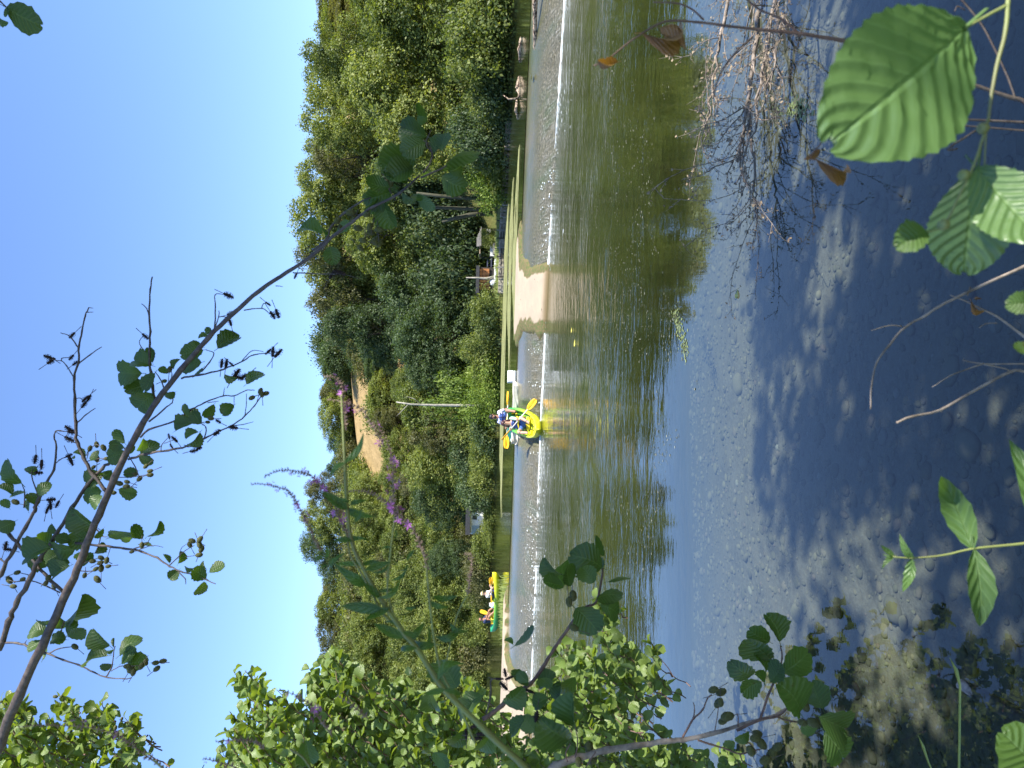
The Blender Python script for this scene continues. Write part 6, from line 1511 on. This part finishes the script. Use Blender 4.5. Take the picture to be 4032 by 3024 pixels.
for e in [(1040, 1355, 920, 1465), (1075, 1445, 1010, 1480), (1060, 1380, 1080, 1250), (1140, 1500, 1220, 1320), (1400, 1140, 1480, 1170), (1390, 1140, 1205, 1210), (1310, 770, 1160, 745), (1490, 1500, 1760, 1410), (1330, 790, 1490, 740), (1380, 980, 1450, 830), (1770, 1255, 1650, 1260), (1800, 1160, 1820, 1060), (1740, 1440, 1560, 1550), (1520, 1640, 1170, 1480), (1940, 1400, 2020, 1270), (1930, 1520, 1800, 1640), (1950, 1440, 1870, 1530)]:
    (a, b), (c, d) = B4((e[0], e[1]), (e[2], e[3])); lv.append((a, b, c, d))
for e in [(690, 640, 600, 690), (700, 640, 540, 710), (640, 530, 740, 510), (650, 640, 400, 620), (800, 640, 880, 640), (790, 830, 600, 740), (820, 850, 930, 730), (1000, 820, 1190, 760), (960, 600, 1080, 640), (980, 570, 1130, 580), (1010, 1100, 1170, 960), (1000, 870, 830, 860), (1090, 740, 1200, 800)]:
    (a, b), (c, d) = A6((e[0], e[1]), (e[2], e[3])); lv.append((a, b, c, d))
herb('purple_loosestrife', 'tall purple loosestrife plant rising from the bottom edge in front of the far trees', [(mainstem, (14, 5)), (side1, (5, 4)), (B4((1830, 2100), (1730, 1700), (1770, 1250), (1800, 1000), (1800, 920)), (4, 3)), (A6((1250, 1500), (1140, 1250), (1040, 1060), (990, 850), (960, 600), (935, 330)), (5, 4)), (A6((1050, 1060), (1130, 700), (1200, 560)), (3, 2.5)), (A6((680, 640), (710, 300), (735, 80)), (3, 2.5))],
     [(B4((250, 570), (350, 570), (450, 575), (540, 610), (640, 630), (700, 710), (760, 800), (820, 930), (900, 1070), (950, 1200), (1010, 1300)), 8, (.15, .75)),
      (B4((395, 485), (500, 440), (620, 415), (740, 430), (870, 460), (990, 560), (1080, 680), (1160, 800), (1210, 930), (1280, 1070), (1300, 1160)), 10, (.22, .85)),
      (B4((1600, -60), (1680, 20), (1740, 150), (1790, 350), (1790, 550), (1800, 750), (1830, 850)), 10, (.05, 1)),
      (B4((1320, 650), (1430, 640), (1560, 670), (1680, 740), (1780, 830), (1850, 900), (1960, 1000), (2050, 1130), (2090, 1250), (2130, 1360), (2180, 1500)), 11, (.3, .62)),
      (Z((700, 812), (720, 815), (738, 830), (742, 870), (748, 930)), 9, (.1, .7)), (Z((710, 862), (740, 868), (775, 880), (800, 910), (830, 965)), 10, (.35, 1)),
      ([(1832, 2180), (1858, 2188), (1855, 2240), (1848, 2290), (1842, 2340)], 8, (.0, .25))], lv, .85)
herb('purple_loosestrife', 'purple loosestrife spike leaning up from the bottom edge before the open sky', [([(700, 3080), (640, 3024), (600, 2990)], (5, 4))], [([(74, 2861), (185, 2855), (278, 2858), (346, 2864), (432, 2883), (494, 2914), (543, 2951), (593, 2988), (640, 3024), (680, 3060)], 10, (.25, .62))], [], .9)
herb('purple_loosestrife', 'small loosestrife heads among the alder leaves at the bottom edge', [([(1250, 3080), (1200, 2990), (1140, 2950)], (5, 4))],
     [([(852, 2920), (920, 2914), (965, 2914), (1019, 2926), (1040, 2950)], 9, (.1, .6)), ([(802, 2987), (860, 3000), (930, 3024), (960, 3060)], 9, (0, .3)), ([(1105, 2719), (1172, 2740), (1225, 2778), (1260, 2833), (1310, 2900)], 10, (.1, .7)), ([(1330, 2740), (1390, 2780), (1450, 2830)], 10, (.2, .8))], [], .95)

# ------------------------------------------------------------------ near twig with the large leaves, top right
bt = empty('alder_twig', P(3980, -40, .5), 'very near alder twig carrying the big green leaves at the top right', 'twig')
for pts, r in [([(3985, -60), (3970, 0), (3960, 120), (3925, 260), (3900, 400), (3890, 480)], (9, 6)), ([(3890, 470), (3865, 560), (3832, 655), (3800, 720), (3725, 880)], (6, 5)), ([(3885, 490), (3880, 560), (3875, 680)], (4, 3)), ([(3965, 20), (3890, 60), (3804, 108)], (7, 4)), ([(3725, 880), (3690, 905), (3650, 913)], (3, 2))]:
    m_ = MB(); px_tube(m_, pts, r, .5, 8, .25); m_.build('twig', M['stem_green'] if r[0] > 5 or r[0] < 4.5 else M['twig_red'], bt)
put(BIG[0], 'leaf', P(3804, 108, .5), P(3290, 560, .46), -.22, bt); put(BIG[1], 'leaf', P(3850, 668, .52), P(3790, 1095, .56), .1, bt); put(BIG[2], 'leaf', P(3845, 660, .5), P(4110, 960, .47), -.2, bt)
put(ALD[1], 'leaf', P(3650, 913, .5), P(3528, 968, .5), .3, bt); put(ALD[4], 'leaf', P(4065, 1195, .5), P(3968, 1195, .5), .2, bt); put(ALD[2], 'leaf', P(4070, 1360, .5), P(3995, 1385, .5), .4, bt)
m_ = MB()
for c in ((3715, 885), (3795, 690), (3870, 505)): p = P(c[0], c[1], .5); m_.ell(p, (.004, .004, .004), 7, 5)
tag(m_.build('buds', M['stem_green'], bt), kind='stuff')
dt = empty('bare_twig', P(4040, 450, .8), 'bare brown twigs behind the big leaf, one curling to a hook', 'twig')
for pts, r in [([(4100, 480), (4032, 400), (3980, 385), (3850, 340), (3760, 318)], (9, 6)), ([(4000, 395), (3970, 310), (3920, 200), (3860, 90), (3770, -20)], (4, 4)), ([(3800, 40), (3770, 25), (3760, 45)], (2.5, 2.5)), ([(4100, 485), (4032, 482), (3900, 475), (3730, 465), (3640, 438)], (5, 4)), ([(3720, 472), (3695, 540), (3640, 615)], (4, 4)), ([(4100, 520), (4032, 515), (3860, 500), (3700, 490), (3590, 500)], (4, 2.5)), ([(3840, 515), (3770, 560), (3790, 545), (3730, 590), (3770, 585)], (4, 4))]:
    m_ = MB(); px_tube(m_, pts, r, .8, 6, .3); m_.build('twig', M['twig'], dt)
wt = empty('withered_twig', P(3380, 200, .75), 'drooping brown twig with withered leaves at the top, behind the big leaf', 'twig')
B7 = lambda *z: zT(z, .6028, 2000, 0)
for pts, r in [([(3420, 205)] + B7((2200, 270), (1900, 220), (1659, 195), (1400, 165), (1250, 145), (1080, 135), (1000, 150), (880, 215), (760, 300), (650, 390), (560, 430)), (8, 2.5)), (B7((1900, 220), (1780, 120), (1640, 60), (1500, -60)), (5, 3)), (B7((950, 15), (1100, 20), (1200, 60), (1280, 130)), (2.5, 4)), (B7((1600, 240), (1480, 350), (1380, 500), (1340, 650)), (4, 2.5))]:
    m_ = MB(); px_tube(m_, pts, r, .75, 6, .3); m_.build('twig', M['twig_red'], wt)
put(DED[0], 'dead_leaf', P(2530, 130, .75), P(2708, 118, .76), .5, wt); put(DED[1], 'dead_leaf', P(2430, 245, .75), P(2338, 268, .74), .6, wt); put(DED[1], 'dead_leaf', P(2600, 110, .75), P(2720, 150, .75), 1.4, wt)
put(DED[0], 'dead_leaf', P(3215, 628, .75), P(3360, 680, .76), .3, wt); put(DED[1], 'dead_leaf', P(3230, 590, .75), P(3180, 640, .76), .9, wt)
m_ = MB(); px_tube(m_, [(3250, 530), (3235, 560), (3190, 620), (3215, 630)], (3, 2), .75, 5, .3); m_.build('twig', M['twig_red'], wt)
# dry twigs lower right
d1 = empty('dry_twig', P(4060, 1045, 1.0), 'pale dry twig arching down across the shaded water', 'twig')
for pts, r in [([(4090, 1030), (4032, 1050), (3810, 1150), (3700, 1205), (3640, 1245), (3560, 1290), (3500, 1360), (3450, 1430), (3430, 1530), (3428, 1612)], (7, 3)), ([(3550, 1285), (3500, 1282), (3430, 1302)], (3, 2)), ([(4090, 1365), (4032, 1325), (3930, 1250), (3860, 1215), (3800, 1185), (3740, 1162)], (6, 2)), ([(3925, 1272), (3880, 1275), (3855, 1292)], (2.5, 2)), ([(3820, 1130), (3808, 1165)], (3, 3))]:
    m_ = MB(); px_tube(m_, pts, r, 1.0, 6, .4); m_.build('twig', M['twig_dead'], d1)
put(DED[0], 'dead_leaf', P(3825, 1185, 1.0), P(3880, 1235, 1.0), .4, d1); put(DED[1], 'dead_leaf', P(3835, 1175, 1.0), P(3862, 1170, 1.0), .9, d1)
d2_ = empty('dry_twig', P(4060, 1450, 1.0), 'forked grey dry twig with a bleached broken tip', 'twig')
for pts, r in [([(4090, 1440), (4032, 1433), (3870, 1432), (3790, 1418)], (4, 2)), ([(3870, 1432), (3790, 1460), (3740, 1480), (3670, 1525)], (3, 2)), ([(4090, 1465), (4032, 1462), (3980, 1463), (3850, 1530), (3700, 1615), (3590, 1640), (3530, 1665)], (6, 5)), ([(3980, 1463), (3950, 1450), (3875, 1435)], (3, 3)), ([(3740, 1590), (3715, 1610), (3703, 1622)], (3, 3))]:
    m_ = MB(); px_tube(m_, pts, r, 1.0, 6, .4); m_.build('twig', M['twig_dead'], d2_)
# green herb stem
hs = empty('herb', P(4060, 2137, .8), 'fresh green herb stem with opposite leaves standing over the water', 'plant')
m_ = MB(); px_tube(m_, [(4100, 2130), (4032, 2140), (3835, 2160), (3720, 2185), (3600, 2197), (3515, 2192)], (6, 3), .8, 7, .2); m_.build('stem', M['stem_green'], hs)
for e in [(3830, 2160, 3700, 1850, OVA), (3835, 2165, 3870, 2480, OVA), (3595, 2200, 3540, 2110, LAN), (3590, 2200, 3565, 2330, OVA), (3520, 2190, 3465, 2145, LAN), (3520, 2190, 3470, 2235, LAN), (3515, 2192, 3480, 2185, LAN)]:
    put(e[4][rl.randrange(len(e[4]))], 'leaf', P(e[0], e[1], .8), P(e[2], e[3], .8), rl.uniform(-.5, .5), hs)
h2 = empty('leaf_blade', P(4060, 1990, .7), 'narrow green leaf entering at the right edge above the herb stem', 'leaf'); put(LAN[0], 'leaf', P(4110, 2120, .7), P(4000, 1738, .7), .3, h2)
h3 = empty('leaf_blade', P(4060, 3060, .7), 'ribbed green leaf tip at the lower right corner', 'leaf'); put(ALD[0], 'leaf', P(4110, 3050, .75), P(3945, 2880, .75), .2, h3)
for k, (pts, w) in enumerate([([(3775, 3080), (3778, 2900), (3780, 2700), (3765, 2640), (3740, 2590)], 5), ([(3690, 3080), (3655, 3000), (3635, 2940), (3615, 2895)], 4)]):
    gb = MB(); W = [P(x, y, 2.0) for x, y in pts]; V = []; n = len(W)
    for i, p in enumerate(W): s_ = rt * 0; ww = PX(w, 2.0) * (1.6 if i == n - 2 else 1) * (0.1 if i == n - 1 else 1); V += [p - up * ww, p + Vector((0, .003, 0)), p + up * ww]
    gb.add(V, [(i * 3 + q, (i + 1) * 3 + q, (i + 1) * 3 + q + 1, i * 3 + q + 1) for i in range(n - 1) for q in range(2)])
    tag(gb.build('grass_blade', M['stem_leaf_plain'] if 'stem_leaf_plain' in M else M['reed']), ['long grass blade standing up from the bottom edge, bent at its tip', 'short thin grass blade beside the long bent one'][k], 'grass blade')
# sunken branch bottom right
sk_ = MB(); a, b = G(3785, 2690, -.0), G(4080, 2990, -.0); sk_.tube([a + Vector((0, 0, .01)), a.lerp(b, .4) + Vector((0, 0, -.08)), b + Vector((0, 0, -.15))], [.02, .035, .05], 8); tag(sk_.build('sunken_branch', M['twig_dead']), 'brown stick sunk in the shallows at the lower right corner', 'branch')

# ------------------------------------------------------------------ dead fallen branches on the lower pool, top right
M['fluff'] = simple('withered leaf clusters', (.32, .25, .16), (.10, .07, .05), 20, .9)
def dead_limb(pts, r0_, seed, label, ntw=16):
    r = random.Random(seed); root = empty('dead_branch', pts[0], label, 'branch')
    mb = MB(); W = []
    for i in range(len(pts) - 1):
        for k in range(5): W.append(Vector(pts[i]).lerp(Vector(pts[i + 1]), k / 5) + Vector((r.gauss(0, .01), r.gauss(0, .012), r.gauss(0, .01))))
    W.append(Vector(pts[-1])); n = len(W)
    mb.tube(W, [r0_ * .72 * (1 - .85 * i / n) + .002 for i in range(n)], 7); mb.build('limb', M['twig_dead'], root)
    fl = MB(); t2 = MB()
    for k in range(ntw):
        i = r.randrange(1, n - 1); ax = (W[i + 1] - W[i - 1]).normalized()
        d = (ax * r.uniform(.2, 1.1) + Vector((r.gauss(0, .6), r.gauss(0, .6), r.gauss(.12, .35)))).normalized(); L = r.uniform(.25, .7); p = W[i]; q = [p]
        for j in range(6):
            d = (d + Vector((r.gauss(0, .22), r.gauss(0, .22), r.gauss(-.02, .16)))).normalized(); p = p + d * L / 6; p.z = max(.012, p.z); q.append(p)
        m_ = MB(); m_.tube(q, [r0_ * .15 * (1 - .7 * j / 6) + .0011 for j in range(7)], 4); m_.build('twig', M['twig_dead'], root)
        for j in range(1, 7):
            for _ in range(2):
                d2 = (d + Vector((r.gauss(0, .9), r.gauss(0, .9), r.gauss(0, .6)))).normalized(); l2 = r.uniform(.04, .14); e = q[j] + d2 * l2; e.z = max(.008, e.z)
                t2.tube([q[j], q[j].lerp(e, .5) + Vector((0, 0, r.gauss(0, .01))), e], [.0022, .0016, .001], 3, False)
                for _2 in range(2):
                    c = q[j].lerp(e, r.uniform(.2, 1.1)) + Vector((r.gauss(0, .012), r.gauss(0, .012), r.gauss(0, .012))); c.z = max(.006, c.z); a_ = Vector((r.gauss(0, 1), r.gauss(0, 1), r.gauss(0, 1))).normalized() * r.uniform(.005, .016); b_ = a_.orthogonal().normalized() * a_.length * r.uniform(.4, .9)
                    m2 = len(fl.v); fl.v += [tuple(c - a_), tuple(c + b_), tuple(c + a_), tuple(c - b_)]; fl.f += [(m2, m2 + 1, m2 + 2, m2 + 3)]
    tag(t2.build('twiglets', M['twig_dead'], root), kind='stuff'); tag(fl.build('withered_leaves', M['fluff'], root, smooth=False), kind='stuff')
    return root
dead_limb([P(3010, -160, 5.6), P(2995, 60, 5.5), P(2960, 300, 5.45), P(2930, 480, 5.4), P(2905, 640, 5.4)], .03, 1, 'thickest pale dead limb reaching left over the water from the top edge', 18)
dead_limb([P(2890, -160, 6.0), P(2850, 80, 5.9), P(2810, 260, 5.9), P(2790, 420, 5.85), P(2770, 560, 5.85)], .02, 2, 'dead limb fanning out farthest up, nearest the weir', 16)
dead_limb([P(3080, -120, 5.2), P(3010, 200, 5.15), P(2960, 520, 5.1), P(2900, 720, 5.1)], .016, 3, 'slim dead limb crossing in front of the thickest one', 12)
dead_limb([P(2950, 330, 5.6), P(2950, 560, 5.4), P(2975, 740, 5.3), P(2985, 860, 5.25)], .014, 4, 'dead branch end reaching farthest left with tangled twig tips', 16)
dead_limb([P(3120, -120, 5.1), P(3080, 80, 5.0), P(3050, 250, 5.0), P(3020, 400, 5.0)], .014, 5, 'dead branch lying closest to the camera at the top edge', 10)
